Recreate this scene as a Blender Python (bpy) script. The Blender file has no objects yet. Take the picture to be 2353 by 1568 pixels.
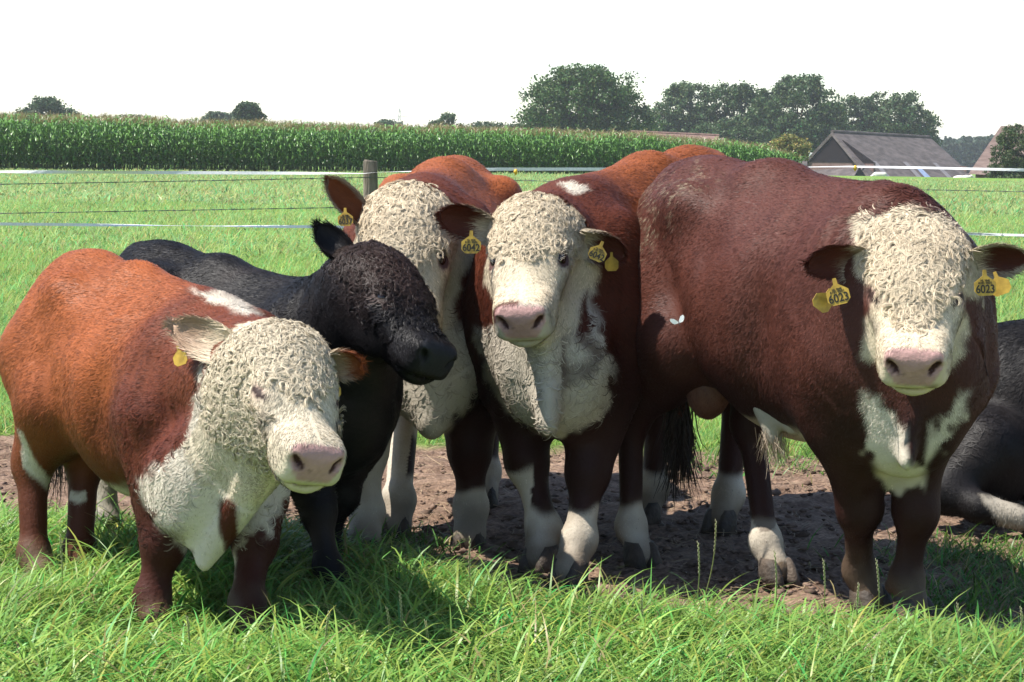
import bpy, math, random
import numpy as np
from mathutils import Vector, Matrix

R_ = np.random.RandomState
random.seed(5)

# ------------------------------------------------------------------ camera
scene = bpy.context.scene
FPX = 4600.0            # focal length in units of a 2353 px wide frame
CAM_H = 1.5
PITCH = math.atan((784 - 337) / FPX)
ROLL = math.radians(0.92)
cam_d = bpy.data.cameras.new("camera")
cam = bpy.data.objects.new("camera", cam_d)
scene.collection.objects.link(cam)
cam_d.sensor_width = 36.0
cam_d.lens = 36.0 * FPX / 2353.0
cam_d.clip_start = 0.1
cam_d.clip_end = 6000
cam.location = (0, 0, CAM_H)
cam.rotation_mode = 'QUATERNION'
cam_rot = Matrix.Rotation(math.pi / 2 - PITCH, 3, 'X') @ Matrix.Rotation(ROLL, 3, 'Z')
cam.rotation_quaternion = cam_rot.to_quaternion()
scene.camera = cam
CR = np.array(cam_rot)

# ------------------------------------------------------------------ world, sun, exposure
SUN_EL = math.radians(60)
SUN_DIR = np.array([-0.97, -0.10])            # horizontal direction towards the sun
SUN_DIR = SUN_DIR / np.linalg.norm(SUN_DIR)
sun_vec = Vector((SUN_DIR[0] * math.cos(SUN_EL), SUN_DIR[1] * math.cos(SUN_EL), math.sin(SUN_EL)))
world = bpy.data.worlds.new("World")
scene.world = world
world.use_nodes = True
wn = world.node_tree.nodes
wl = world.node_tree.links
sky = wn.new('ShaderNodeTexSky')
sky.sky_type = 'NISHITA'
sky.sun_disc = False
sky.sun_elevation = SUN_EL
sky.sun_rotation = math.atan2(SUN_DIR[0], SUN_DIR[1])
sky.air_density = 1.0
sky.dust_density = 0.25
sky.ozone_density = 1.3
bg = [n for n in wn if n.type == 'BACKGROUND'][0]
wl.new(sky.outputs[0], bg.inputs[0])
bg.inputs[1].default_value = 0.110
sd = bpy.data.lights.new("sun", 'SUN')
sd.energy = 4.9
sd.angle = math.radians(0.5)
sd.color = (1.0, 0.955, 0.88)
sun = bpy.data.objects.new("sun", sd)
sun.rotation_mode = 'QUATERNION'
sun.rotation_quaternion = sun_vec.to_track_quat('Z', 'Y')
sun.location = (-5, -3, 12)
scene.collection.objects.link(sun)
scene.view_settings.view_transform = 'Standard'
scene.view_settings.look = 'None'
scene.view_settings.exposure = 1.12
scene.view_settings.gamma = 1.0
scene.cycles.max_bounces = 6
scene.cycles.transparent_max_bounces = 8
scene.cycles.use_adaptive_sampling = True

# ------------------------------------------------------------------ helpers
def V(px, py, d):
    """point seen at (px, py) of the 2353x1568 view, at depth d"""
    v = np.array([(px - 1176.5) / FPX, -(py - 784.0) / FPX, -1.0]) * d
    return CR @ v + np.array([0, 0, CAM_H])

def G(px, py, z=0.0):
    v = CR @ np.array([(px - 1176.5) / FPX, -(py - 784.0) / FPX, -1.0])
    t = (z - CAM_H) / v[2]
    return v * t + np.array([0, 0, CAM_H])

def unit(v):
    v = np.asarray(v, float)
    return v / (np.linalg.norm(v) + 1e-12)

def _hash(ix, iy, iz, seed):
    n = (ix * 374761393 + iy * 668265263 + iz * 2147483647 + seed * 1274126177) & 0xFFFFFFFF
    n = ((n ^ (n >> 13)) * 1274126177) & 0xFFFFFFFF
    n = n ^ (n >> 16)
    return (n & 0xFFFF) / 65535.0

def vnoise(P, freq, seed=0):
    Q = np.asarray(P, float) * freq + 100.0
    I = np.floor(Q).astype(np.int64)
    F = Q - I
    F = F * F * (3 - 2 * F)
    x, y, z = I[:, 0], I[:, 1], I[:, 2]
    fx, fy, fz = F[:, 0], F[:, 1], F[:, 2]
    r = 0
    for dx in (0, 1):
        wx = fx if dx else 1 - fx
        for dy in (0, 1):
            wy = fy if dy else 1 - fy
            for dz in (0, 1):
                wz = fz if dz else 1 - fz
                r = r + wx * wy * wz * _hash(x + dx, y + dy, z + dz, seed)
    return r * 2 - 1

def fbm(P, freq, seed=0, octv=3):
    r = 0; a = 1.0; t = 0
    for i in range(octv):
        r = r + a * vnoise(P, freq * 2 ** i, seed + i * 17); t += a; a *= 0.5
    return r / t

def sstep(a, b, x):
    t = np.clip((x - a) / (b - a + 1e-12), 0, 1)
    return t * t * (3 - 2 * t)

def new_mesh(name, verts, faces, mat=None, parent=None, loc=(0, 0, 0), col=None, smooth=True, normals=None, uv=None):
    """faces: (n,4) or (n,3) int array, or list of lists"""
    me = bpy.data.meshes.new(name)
    verts = np.asarray(verts, np.float64) - np.asarray(loc, float)
    if isinstance(faces, np.ndarray):
        k = faces.shape[1]
        me.vertices.add(len(verts)); me.vertices.foreach_set('co', verts.astype(np.float32).ravel())
        me.loops.add(faces.size); me.loops.foreach_set('vertex_index', faces.astype(np.int32).ravel())
        me.polygons.add(len(faces))
        me.polygons.foreach_set('loop_start', np.arange(0, faces.size, k, dtype=np.int32))
        me.polygons.foreach_set('loop_total', np.full(len(faces), k, np.int32))
        me.update(calc_edges=True)
    else:
        me.from_pydata([tuple(v) for v in verts], [], [list(map(int, f)) for f in faces])
        me.update()
    if smooth:
        me.polygons.foreach_set('use_smooth', np.ones(len(me.polygons), bool))
    if col is not None:
        ca = me.color_attributes.new('Col', 'FLOAT_COLOR', 'POINT')
        c4 = np.ones((len(verts), 4), np.float32); c4[:, :3] = col
        ca.data.foreach_set('color', c4.ravel())
    if normals is not None:
        me.normals_split_custom_set_from_vertices([tuple(n) for n in normals])
    if mat is not None:
        me.materials.append(mat)
    ob = bpy.data.objects.new(name, me)
    scene.collection.objects.link(ob)
    if parent is not None:
        ob.parent = parent
    else:
        ob.location = loc
    return ob

def tag(o, label=None, cat=None, group=None, kind=None):
    if label: o['label'] = label
    if cat: o['category'] = cat
    if group: o['group'] = group
    if kind: o['kind'] = kind
    return o

def empty(name, loc, **k):
    o = bpy.data.objects.new(name, None)
    o.location = loc
    o.empty_display_size = 0.1
    scene.collection.objects.link(o)
    return tag(o, **k)

def child(name, verts, faces, mat, root, **k):
    """verts in world coordinates, root at its own location without rotation"""
    base = np.zeros(3)
    p = root
    while p is not None:
        base = base + np.array(p.location); p = p.parent
    ob = new_mesh(name, np.asarray(verts, float) - base, faces, mat, None, (0, 0, 0), **k)
    ob.parent = root
    return ob

class MB:
    def __init__(s): s.v = []; s.f = []
    def add(s, verts, faces):
        n = len(s.v); s.v += [tuple(map(float, p)) for p in verts]; s.f += [[i + n for i in f] for f in faces]
    def box(s, c, sz, M=None):
        c = np.array(c, float); sz = np.array(sz, float) / 2
        vs = [np.array([x, y, z]) * sz for x in (-1, 1) for y in (-1, 1) for z in (-1, 1)]
        if M is not None: vs = [M @ v for v in vs]
        s.add([c + v for v in vs], [[0, 1, 3, 2], [4, 6, 7, 5], [0, 4, 5, 1], [2, 3, 7, 6], [0, 2, 6, 4], [1, 5, 7, 3]])
    def tube(s, pts, rad, n=6, cap=True):
        pts = [np.array(p, float) for p in pts]
        if np.isscalar(rad): rad = [rad] * len(pts)
        vs = []; fs = []
        up = np.array([0.13, 0.21, 0.97])
        for i, p in enumerate(pts):
            d = unit(pts[min(i + 1, len(pts) - 1)] - pts[max(i - 1, 0)])
            a = np.cross(d, up)
            if np.linalg.norm(a) < 1e-3: a = np.cross(d, [1, 0, 0])
            a = unit(a); b = np.cross(d, a)
            for k in range(n):
                t = 2 * math.pi * k / n
                vs.append(p + rad[i] * (a * math.cos(t) + b * math.sin(t)))
        for i in range(len(pts) - 1):
            for k in range(n):
                k2 = (k + 1) % n
                fs.append([i * n + k, i * n + k2, (i + 1) * n + k2, (i + 1) * n + k])
        if cap:
            fs.append(list(range(n))[::-1]); m = (len(pts) - 1) * n; fs.append([m + k for k in range(n)])
        s.add(vs, fs)
    def poly(s, verts, faces): s.add(verts, faces)
    def build(s, name, mat, root=None, smooth=False, loc=(0, 0, 0), **k):
        if root is not None:
            return child(name, np.array(s.v), s.f, mat, root, smooth=smooth, **k)
        return new_mesh(name, np.array(s.v), s.f, mat, None, loc, smooth=smooth, **k)

# ------------------------------------------------------------------ materials
def mat_new(name):
    m = bpy.data.materials.new(name); m.use_nodes = True
    nt = m.node_tree
    b = [n for n in nt.nodes if n.type == 'BSDF_PRINCIPLED'][0]
    return m, nt, b

def N(nt, t, **k):
    n = nt.nodes.new(t)
    for a, v in k.items(): setattr(n, a, v)
    return n

def noise_mat(name, c1, c2, scale=5, rough=0.8, bump=0.3, bscale=None, detail=6, dist=0.02, c3=None, coord='Object', stretch=None, spec=0.3, metal=0):
    m, nt, b = mat_new(name)
    tc = N(nt, 'ShaderNodeTexCoord')
    src = tc.outputs[coord]
    if stretch:
        mp = N(nt, 'ShaderNodeMapping'); mp.inputs['Scale'].default_value = stretch
        nt.links.new(src, mp.inputs[0]); src = mp.outputs[0]
    n1 = N(nt, 'ShaderNodeTexNoise'); n1.inputs['Scale'].default_value = scale; n1.inputs['Detail'].default_value = detail
    nt.links.new(src, n1.inputs['Vector'])
    cr = N(nt, 'ShaderNodeValToRGB')
    cr.color_ramp.elements[0].position = 0.35; cr.color_ramp.elements[0].color = (*c1, 1)
    cr.color_ramp.elements[1].position = 0.65; cr.color_ramp.elements[1].color = (*c2, 1)
    if c3:
        e = cr.color_ramp.elements.new(0.8); e.color = (*c3, 1)
    nt.links.new(n1.outputs[0], cr.inputs[0])
    nt.links.new(cr.outputs[0], b.inputs['Base Color'])
    b.inputs['Roughness'].default_value = rough
    b.inputs['Specular IOR Level'].default_value = spec
    b.inputs['Metallic'].default_value = metal
    if bump:
        n2 = N(nt, 'ShaderNodeTexNoise'); n2.inputs['Scale'].default_value = bscale or scale * 4; n2.inputs['Detail'].default_value = 8
        nt.links.new(src, n2.inputs['Vector'])
        bp = N(nt, 'ShaderNodeBump'); bp.inputs['Strength'].default_value = bump; bp.inputs['Distance'].default_value = dist
        nt.links.new(n2.outputs[0], bp.inputs['Height']); nt.links.new(bp.outputs[0], b.inputs['Normal'])
    return m

def attr_mat(name, rough=0.7, spec=0.3, bump=0, bscale=60, bdist=0.004, sheen=0.0, trans=0.0, stretch=None, var=0.0, vscale=8):
    """colour from the object's own 'Col' attribute (coat pattern, leaf tint)"""
    m, nt, b = mat_new(name)
    at = N(nt, 'ShaderNodeAttribute'); at.attribute_name = 'Col'
    colout = at.outputs['Color']
    tc = N(nt, 'ShaderNodeTexCoord')
    if var:
        nv = N(nt, 'ShaderNodeTexNoise'); nv.inputs['Scale'].default_value = vscale; nv.inputs['Detail'].default_value = 5
        nt.links.new(tc.outputs['Object'], nv.inputs['Vector'])
        mr = N(nt, 'ShaderNodeMapRange'); mr.inputs[1].default_value = 0.3; mr.inputs[2].default_value = 0.7
        mr.inputs[3].default_value = 1 - var; mr.inputs[4].default_value = 1 + var
        nt.links.new(nv.outputs[0], mr.inputs[0])
        mx = N(nt, 'ShaderNodeVectorMath', operation='SCALE')
        nt.links.new(colout, mx.inputs[0]); nt.links.new(mr.outputs[0], mx.inputs['Scale'])
        colout = mx.outputs[0]
    nt.links.new(colout, b.inputs['Base Color'])
    b.inputs['Roughness'].default_value = rough
    b.inputs['Specular IOR Level'].default_value = spec
    if sheen:
        b.inputs['Sheen Weight'].default_value = sheen; b.inputs['Sheen Roughness'].default_value = 0.5
    if bump:
        src = tc.outputs['Object']
        if stretch:
            mp = N(nt, 'ShaderNodeMapping'); mp.inputs['Scale'].default_value = stretch
            nt.links.new(src, mp.inputs[0]); src = mp.outputs[0]
        n2 = N(nt, 'ShaderNodeTexNoise'); n2.inputs['Scale'].default_value = bscale; n2.inputs['Detail'].default_value = 6
        nt.links.new(src, n2.inputs['Vector'])
        bp = N(nt, 'ShaderNodeBump'); bp.inputs['Strength'].default_value = bump; bp.inputs['Distance'].default_value = bdist
        nt.links.new(n2.outputs[0], bp.inputs['Height']); nt.links.new(bp.outputs[0], b.inputs['Normal'])
    if trans:
        out = [n for n in nt.nodes if n.type == 'OUTPUT_MATERIAL'][0]
        tr = N(nt, 'ShaderNodeBsdfTranslucent'); mx2 = N(nt, 'ShaderNodeMixShader'); mx2.inputs[0].default_value = trans
        nt.links.new(colout, tr.inputs[0]); nt.links.new(b.outputs[0], mx2.inputs[1]); nt.links.new(tr.outputs[0], mx2.inputs[2])
        nt.links.new(mx2.outputs[0], out.inputs[0])
    return m

def ribbons(pts, width, side, col=None, tipw=0.15, wprof=None):
    """pts (N,K,3), width (N,), side (N,3) -> verts, quads, colours per vertex"""
    Nn, K, _ = pts.shape
    t = np.linspace(0, 1, K)
    w = (1 - (1 - tipw) * t ** 1.5) if wprof is None else wprof(t)
    off = side[:, None, :] * (width[:, None] * w[None, :] * 0.5)[:, :, None]
    Vv = np.stack([pts - off, pts + off], 2).reshape(-1, 3)       # index ((i*K)+k)*2+side
    i = np.arange(Nn)[:, None] * K * 2
    k = np.arange(K - 1)[None, :] * 2
    b = (i + k)
    Fq = np.stack([b, b + 1, b + 3, b + 2], -1).reshape(-1, 4)
    C = None
    if col is not None:
        if col.ndim == 2: C = np.repeat(col, K * 2, axis=0)
        else: C = np.repeat(col.reshape(-1, 3), 2, axis=0)
    return Vv, Fq, C
# ------------------------------------------------------------------ implicit modelling: one continuous surface per animal
def cone(a, b, ra, rb, k=0.05, side=None, sq=1.0):
    return dict(t='c', a=np.array(a, float), b=np.array(b, float), ra=ra, rb=rb, k=k, side=side, sq=sq)
def ell(c, r, M=None, k=0.06, sub=False):
    return dict(t='e', c=np.array(c, float), r=np.array(r, float), M=np.eye(3) if M is None else np.array(M, float), k=k, sub=sub)

def rbox(c, r, rad, M, k=0.03):
    return dict(t='b', c=np.array(c, float), r=np.array(r, float), rad=rad, M=np.array(M, float), k=k)

def prim_eval(p, P):
    if p['t'] == 'b':
        q = np.abs((P - p['c']) @ p['M'].T) - p['r']
        return np.linalg.norm(np.maximum(q, 0), axis=1) + np.minimum(q.max(1), 0) - p['rad']
    if p['t'] == 'c':
        ab = p['b'] - p['a']; pa = P - p['a']
        t = np.clip(pa @ ab / (ab @ ab + 1e-9), 0, 1)
        q = pa - t[:, None] * ab
        if p['side'] is not None:
            s = q @ p['side']
            q = q + ((1 / p['sq'] - 1) * s)[:, None] * p['side']
            return (np.linalg.norm(q, axis=1) - (p['ra'] + (p['rb'] - p['ra']) * t)) * min(1, p['sq'] ** 0.5)
        return np.linalg.norm(q, axis=1) - (p['ra'] + (p['rb'] - p['ra']) * t)
    q = (P - p['c']) @ p['M'].T
    k0 = np.linalg.norm(q / p['r'], axis=1); k1 = np.linalg.norm(q / p['r'] ** 2, axis=1)
    return k0 * (k0 - 1) / (k1 + 1e-9)

def prim_bb(p):
    if p['t'] == 'c':
        r = max(p['ra'], p['rb']) * max(1.0, p['sq'])
        return np.minimum(p['a'], p['b']) - r, np.maximum(p['a'], p['b']) + r
    if p['t'] == 'b':
        r = np.abs(p['M'] * p['r'][:, None]).sum(0) + p['rad']
        return p['c'] - r, p['c'] + r
    r = np.sqrt(((p['M'] * p['r'][:, None]) ** 2).sum(0))
    return p['c'] - r, p['c'] + r

def field(prims, P):
    D = np.full(len(P), 9.0)
    for p in prims:
        lo, hi = prim_bb(p); m = p['k'] + 0.09
        sel = np.where(((P > lo - m) & (P < hi + m)).all(1))[0]
        if len(sel) == 0: continue
        d = prim_eval(p, P[sel]); k = p['k']; D0 = D[sel]
        if p.get('sub'):
            h = np.clip(0.5 - 0.5 * (D0 + d) / k, 0, 1)
            D[sel] = D0 * (1 - h) + (-d) * h + k * h * (1 - h)
        else:
            h = np.clip(0.5 + 0.5 * (D0 - d) / k, 0, 1)
            D[sel] = D0 * (1 - h) + d * h - k * h * (1 - h)
    return D

def mesh_field(prims, h):
    lo = np.min([prim_bb(p)[0] for p in prims if not p.get('sub')], 0) - 0.05
    hi = np.max([prim_bb(p)[1] for p in prims if not p.get('sub')], 0) + 0.05
    C = 4; H = h * C
    nc = np.ceil((hi - lo) / H).astype(int) + 1
    gx = [lo[i] + (np.arange(nc[i]) + 0.5 - 0.5 / C) * H for i in range(3)]
    Pc = np.stack(np.meshgrid(*gx, indexing='ij'), -1).reshape(-1, 3)
    Fc = field(prims, Pc).reshape(nc)
    F = np.repeat(np.repeat(np.repeat(Fc, C, 0), C, 1), C, 2)
    band = np.abs(F) < H * 2.0
    idx = np.argwhere(band)
    F[band] = field(prims, lo + idx * h)
    # surface nets
    S = F < 0
    cnt = np.zeros(np.array(F.shape) - 1, np.int8)
    for dx in (0, 1):
        for dy in (0, 1):
            for dz in (0, 1):
                cnt += S[dx:S.shape[0] - 1 + dx, dy:S.shape[1] - 1 + dy, dz:S.shape[2] - 1 + dz]
    act = (cnt > 0) & (cnt < 8)
    cells = np.argwhere(act)
    vid = np.full(act.shape, -1, np.int64); vid[act] = np.arange(len(cells))
    acc = np.zeros((len(cells), 3)); n = np.zeros(len(cells))
    cor = [(0, 0, 0), (1, 0, 0), (0, 1, 0), (1, 1, 0), (0, 0, 1), (1, 0, 1), (0, 1, 1), (1, 1, 1)]
    vals = [F[cells[:, 0] + c[0], cells[:, 1] + c[1], cells[:, 2] + c[2]] for c in cor]
    for i in range(8):
        for j in range(i + 1, 8):
            dd = np.array(cor[j]) - np.array(cor[i])
            if np.abs(dd).sum() != 1: continue
            a, b = vals[i], vals[j]
            m = (a < 0) != (b < 0)
            t = np.where(m, a / (a - b + 1e-12 * (a == b)), 0)
            acc += m[:, None] * (np.array(cor[i]) + t[:, None] * dd); n += m
    verts = lo + (cells + acc / n[:, None]) * h
    faces = []
    for ax in range(3):
        s0 = [slice(None)] * 3; s1 = [slice(None)] * 3
        s0[ax] = slice(0, -1); s1[ax] = slice(1, None)
        A = S[tuple(s0)]; B = S[tuple(s1)]
        e = np.argwhere(A != B)
        o1, o2 = [i for i in range(3) if i != ax]
        e = e[(e[:, o1] > 0) & (e[:, o2] > 0) & (e[:, o1] < S.shape[o1] - 1) & (e[:, o2] < S.shape[o2] - 1)]
        def g(d1, d2):
            q = e.copy(); q[:, o1] += d1; q[:, o2] += d2
            return vid[q[:, 0], q[:, 1], q[:, 2]]
        q = np.stack([g(-1, -1), g(0, -1), g(0, 0), g(-1, 0)], -1)
        inside = A[e[:, 0], e[:, 1], e[:, 2]]
        flip = inside if ax == 1 else ~inside
        q[flip] = q[flip][:, ::-1]
        faces.append(q)
    faces = np.concatenate(faces)
    faces = faces[(faces >= 0).all(1)]
    return verts, faces

def adj_smooth(verts, faces, it=2, lam=0.5):
    e = np.concatenate([faces[:, [0, 1]], faces[:, [1, 2]], faces[:, [2, 3]], faces[:, [3, 0]]])
    e = np.concatenate([e, e[:, ::-1]])
    n = np.bincount(e[:, 0], minlength=len(verts)).astype(float); n[n == 0] = 1
    for _ in range(it):
        s = np.stack([np.bincount(e[:, 0], verts[e[:, 1], k], minlength=len(verts)) for k in range(3)], -1)
        verts = verts * (1 - lam) + lam * s / n[:, None]
    return verts

def vnormals(verts, faces):
    a = verts[faces[:, 2]] - verts[faces[:, 0]]; b = verts[faces[:, 3 % faces.shape[1]]] - verts[faces[:, 1]]
    fn = np.cross(a, b)
    vn = np.zeros_like(verts)
    for k in range(faces.shape[1]):
        for c in range(3):
            vn[:, c] += np.bincount(faces[:, k], fn[:, c], minlength=len(verts))
    return vn / (np.linalg.norm(vn, axis=1)[:, None] + 1e-12), np.linalg.norm(fn, axis=1) * 0.5
# ------------------------------------------------------------------ cattle
M_HIDE = attr_mat('hide', rough=0.6, spec=0.15, bump=0.6, bscale=90, bdist=0.004, var=0.14, vscale=7)
M_COAT = attr_mat('coat_hair', rough=0.5, spec=0.14)
M_FACE = attr_mat('face_hair', rough=0.75, spec=0.15, trans=0.12)
M_SKIN = noise_mat('pink_skin', (.36, .17, .14), (.46, .25, .21), scale=14, rough=.5, bump=.3, bscale=80, dist=.002)
M_HOOF = noise_mat('hoof', (.025, .02, .016), (.085, .062, .045), scale=12, rough=.7, bump=.4, bscale=60)
M_EYE = noise_mat('eye_dark', (.008, .005, .004), (.015, .009, .007), scale=20, rough=.12, bump=0, spec=.5)
M_TAG = noise_mat('tag_yellow', (.30, .185, .03), (.50, .32, .05), scale=40, rough=.4, bump=.15, bscale=80, dist=.001)
M_TAGTXT = noise_mat('tag_black', (.02, .018, .012), (.035, .03, .02), scale=25, rough=.6, bump=0)
FUR = 1.0

CREAM = np.array([.50, .415, .295]); WHITE = np.array([.52, .46, .37])
PINK = np.array([.36, .215, .195]); PINKD = np.array([.34, .15, .14])

class Body:
    """landmarks and frames of one animal"""
    def __init__(b, c, th, s, P, Nn, uh, hs=None):
        b.c = np.array([c[0], c[1], 0.0]); b.s = s
        b.f = np.array([math.cos(th), math.sin(th), 0]); b.l = np.array([-math.sin(th), math.cos(th), 0]); b.z = np.array([0, 0, 1.0])
        b.P = np.array(P); b.n = unit(np.array(Nn) - b.P)
        u = np.array(uh, float); u = u - (u @ b.n) * b.n; b.u = unit(u)
        b.sd = np.cross(b.u, b.n)          # towards the animal's left
        b.hs = hs or np.linalg.norm(np.array(Nn) - b.P) / 0.56
        b.prims = []
        b.T = np.stack([b.f, b.l, b.z]); b.H = np.stack([b.n, b.u, b.sd])
    def L(b, x, y, z): return b.c + b.s * (x * b.f + y * b.l + z * b.z)
    def Hd(b, a, h, w): return b.P + b.hs * (a * b.n + h * b.u + w * b.sd)
    def toL(b, V_): return ((V_ - b.c) @ b.T.T) / b.s
    def toH(b, V_): return ((V_ - b.P) @ b.H.T) / b.hs

def trunk(b, belly=0.0, wide=1.0, brisket=1.0, hip=1.0, tilt=.09, sag=0.0, sh=.19):
    shr, shl = sh if isinstance(sh, tuple) else (sh, sh)
    b.sh = {-1: shr, 1: shl}
    b.tz = lambda x: -tilt * (x + .6) - sag * max(0, 1 - ((x - .1) / .55) ** 2)
    s = b.s; E = lambda x, y, z, rx, ry, rz, k=.1: b.prims.append(ell(b.L(x, y, z + b.tz(x)), np.array([rx, ry * wide, rz]) * s, b.T, k=k * s))
    E(-.60, 0, 1.10, .30, .27, .29)
    E(-.28, 0, 1.02, .42, .34, .36)
    E(.05, 0, .95 - belly * .5, .48, .38, .42 + belly * .5)
    E(.40, 0, .98, .38, .31, .43)
    for y in (-1, 1):
        E(-.58, .17 * y, .92, .24, .14, .36)
        E(.46, b.sh[y] * y, .98, .20, .13, .36)
        E(-.40, .22 * y * hip, 1.27, .10, .07, .07, .12)
        E(-.80, .11 * y, 1.18, .07, .06, .08, .1)
    b.prims.append(cone(b.L(-.78, 0, 1.31), b.L(-.2, 0, 1.33 + b.tz(-.2)), .08 * s, .08 * s, .12 * s))
    b.prims.append(cone(b.L(-.2, 0, 1.33 + b.tz(-.2)), b.L(.42, 0, 1.33 + b.tz(.42)), .08 * s, .09 * s, .12 * s))
    E(.64, 0, .80 - b.tz(.64) * .75, .17, .18 * brisket, .25, .10)
    for y in (-1, 1):
        for x, yy, z, rx, ry, rz in ((-.20, .44, 1.20, .13, .11, .10), (.20, .43, .92, .05, .10, .24), (-.34, .42, .86, .045, .10, .20)):
            b.prims.append(ell(b.L(x, yy * y * wide, z + b.tz(x)), np.array([rx, ry, rz]) * s, b.T, k=.10 * s, sub=True))

def legs(b, feet, thick=1.0, arm=.172):
    s = b.s
    for key in ('FL', 'FR', 'HL', 'HR'):
        if key not in feet: continue
        if key == list(feet)[0]: dewclaws(b, feet)
        F = np.array(feet[key], float); F[2] = 0
        y = 1 if key[1] == 'L' else -1
        t = thick * s
        if key[0] == 'F':
            top = b.L(.47, b.sh[y] * y, .80); Z = F + b.z * .02
            d = F + b.z * 0 - np.array([top[0], top[1], 0])
            kn = np.array([top[0], top[1], 0]) + d * .55 + b.f * .03 * s + b.z * .35 * s
            fet = np.array([top[0], top[1], 0]) + d * .9 + b.z * .135 * s
            b.prims += [cone(top, kn, arm * t, .072 * t, .07 * s),
                        ell(kn + b.f * .008, np.array([.070, .066, .085]) * t, b.T, k=.03 * s),
                        cone(kn, fet, .054 * t, .046 * t, .04 * s),
                        ell(fet, np.array([.052, .055, .050]) * t, b.T, k=.04 * s),
                        cone(fet, F + b.f * .05 * s + b.z * .045, .048 * t, .056 * t, .03 * s)]
        else:
            hip_ = b.L(-.60, .17 * y, .95)
            d = F - np.array([hip_[0], hip_[1], 0])
            st = b.L(-.42, .20 * y, .78) + d * .2
            ho = F - b.f * .10 * s + b.z * .50 * s
            ho[:2] += -.25 * d[:2]
            fet = F - b.f * .03 * s + b.z * .135 * s
            b.prims += [cone(hip_, st, .20 * t, .16 * t, .1 * s),
                        cone(st, ho, .150 * t, .062 * t, .08 * s),
                        cone(b.L(-.72, .14 * y, .92), ho + b.z * .05, .12 * t, .055 * t, .08 * s),
                        ell(ho, np.array([.075, .055, .09]) * t, b.T, k=.05 * s),
                        cone(ho, fet, .052 * t, .044 * t, .04 * s),
                        ell(fet, np.array([.052, .055, .050]) * t, b.T, k=.04 * s),
                        cone(fet, F + b.f * .04 * s + b.z * .045, .048 * t, .056 * t, .03 * s)]

def dewclaws(b, feet):
    for F in feet.values():
        F = np.array(F, float)
        for w in (-1, 1):
            b.prims.append(ell(F - b.f * .045 * b.s + b.l * w * .026 * b.s + b.z * .105 * b.s, np.array([.020, .017, .026]) * b.s, b.T, k=.012))

def neck(b, base=(.50, 0, 1.08), r0=.30, r1=.15, crest=.09, back=(.06, -.17)):
    s = b.s; h = b.hs
    e = b.Hd(back[0], back[1], 0); base = (base[0], base[1], base[2] + b.tz(.4))
    b.prims.append(cone(b.L(*base), e, r0 * s, r1 * h, .12 * s, side=b.l, sq=.92))
    b.prims.append(cone(b.L(base[0] - .15, base[1], base[2] + .16), b.Hd(-.0, -.14, 0), .12 * s, crest * h, .12 * s))

def head(b, jowl=1.0, wide=1.0, mw=.98, lid=.022):
    h = b.hs; H = b.H
    def E(a, u, w, ra, ru, rw, k=.05, sub=False):
        b.prims.append(ell(b.Hd(a, u, w), np.array([ra, ru, rw]) * h, H, k=k * h, sub=sub))
    def C(p, q, ra, rb, k=.05, sq=None):
        b.prims.append(cone(b.Hd(*p), b.Hd(*q), ra * h, rb * h, k * h, side=None if sq is None else b.sd, sq=sq or 1))
    E(.10, -.090, 0, .115, .11, .125 * wide)
    E(.17, -.080, 0, .16, .095, .116 * wide)
    for w in (-1, 1):
        E(.215, -.046, .092 * w * wide, .052, .030, .038, .025)      # brow
        E(.262, -.090, .092 * w * wide, .050, .045, .036, .04)      # orbit
        E(.20, -.180, .062 * w * wide, .130 * jowl, .11 * jowl, .050, .06)   # cheek
        C((.25, -.105, .098 * w * wide), (.43, -.135, .076 * w), .032, .034, .05)   # cheek bone
    C((.20, -.11, 0), (.46, -.118, 0), .092, .074, .06, 1.12)
    C((.20, -.19, 0), (.46, -.185, 0), .080, .062, .06, 1.1)
    ct = math.cos(.22); st_ = math.sin(.22)
    M = np.stack([H[0] * ct + H[1] * st_, H[1] * ct - H[0] * st_, H[2]])          # muzzle front leans back towards the bridge
    b.prims.append(rbox(b.Hd(.492, -.122, 0), np.array([.028, .034, .058 * mw]) * h, .040 * h, M, .045 * h))
    E(.500, -.095, 0, .058, .050, .094 * mw, .025)
    E(.490, -.205, 0, .062, .036, .070 * mw, .020)
    for w in (-1, 1):
        E(.480, -.158, .072 * w * mw, .062, .050, .036, .025)
        E(.532, -.092, .062 * w * mw, .032, .034, .028, .02)        # nostril wing
        E(.566, -.098, .058 * w * mw, .030, .017, .016, .008, True)
        E(.556, -.086, .072 * w * mw, .026, .018, .015, .008, True)
        o = unit([.1, .62, w])                                         # eye socket
        E(.252 + o[0] * .01, -.062 + o[1] * .02, (.113 * wide + .018) * w, .036, lid, .024, .010 if lid > .01 else .005, True)
    E(.560, -.186, 0, .060, .005, .082 * mw, .010, True)
    for w in (-1, 1):
        E(.505, -.192, .092 * w * mw, .055, .004, .022, .010, True)

def eyes(b, root, open_=True, wide=1.0, lidcol=None):
    for w in (-1, 1):
        c = b.Hd(.248, -.088, .118 * w * wide); o = unit(b.sd * w + b.u * .35 + b.n * .15)
        r = .0215 * b.hs
        e = child('eye', *ico(c, r), M_EYE, root)
        if open_ == False: pass

def ico(c, r, seg=12, ring=8, sc=(1, 1, 1)):
    vs = []; fs = []
    for i in range(ring + 1):
        p = math.pi * i / ring
        for j in range(seg):
            t = 2 * math.pi * j / seg
            vs.append([c[0] + r * sc[0] * math.sin(p) * math.cos(t), c[1] + r * sc[1] * math.sin(p) * math.sin(t), c[2] + r * sc[2] * math.cos(p)])
    for i in range(ring):
        for j in range(seg):
            fs.append([i * seg + j, (i + 1) * seg + j, (i + 1) * seg + (j + 1) % seg, i * seg + (j + 1) % seg])
    return np.array(vs), np.array(fs)

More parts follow.
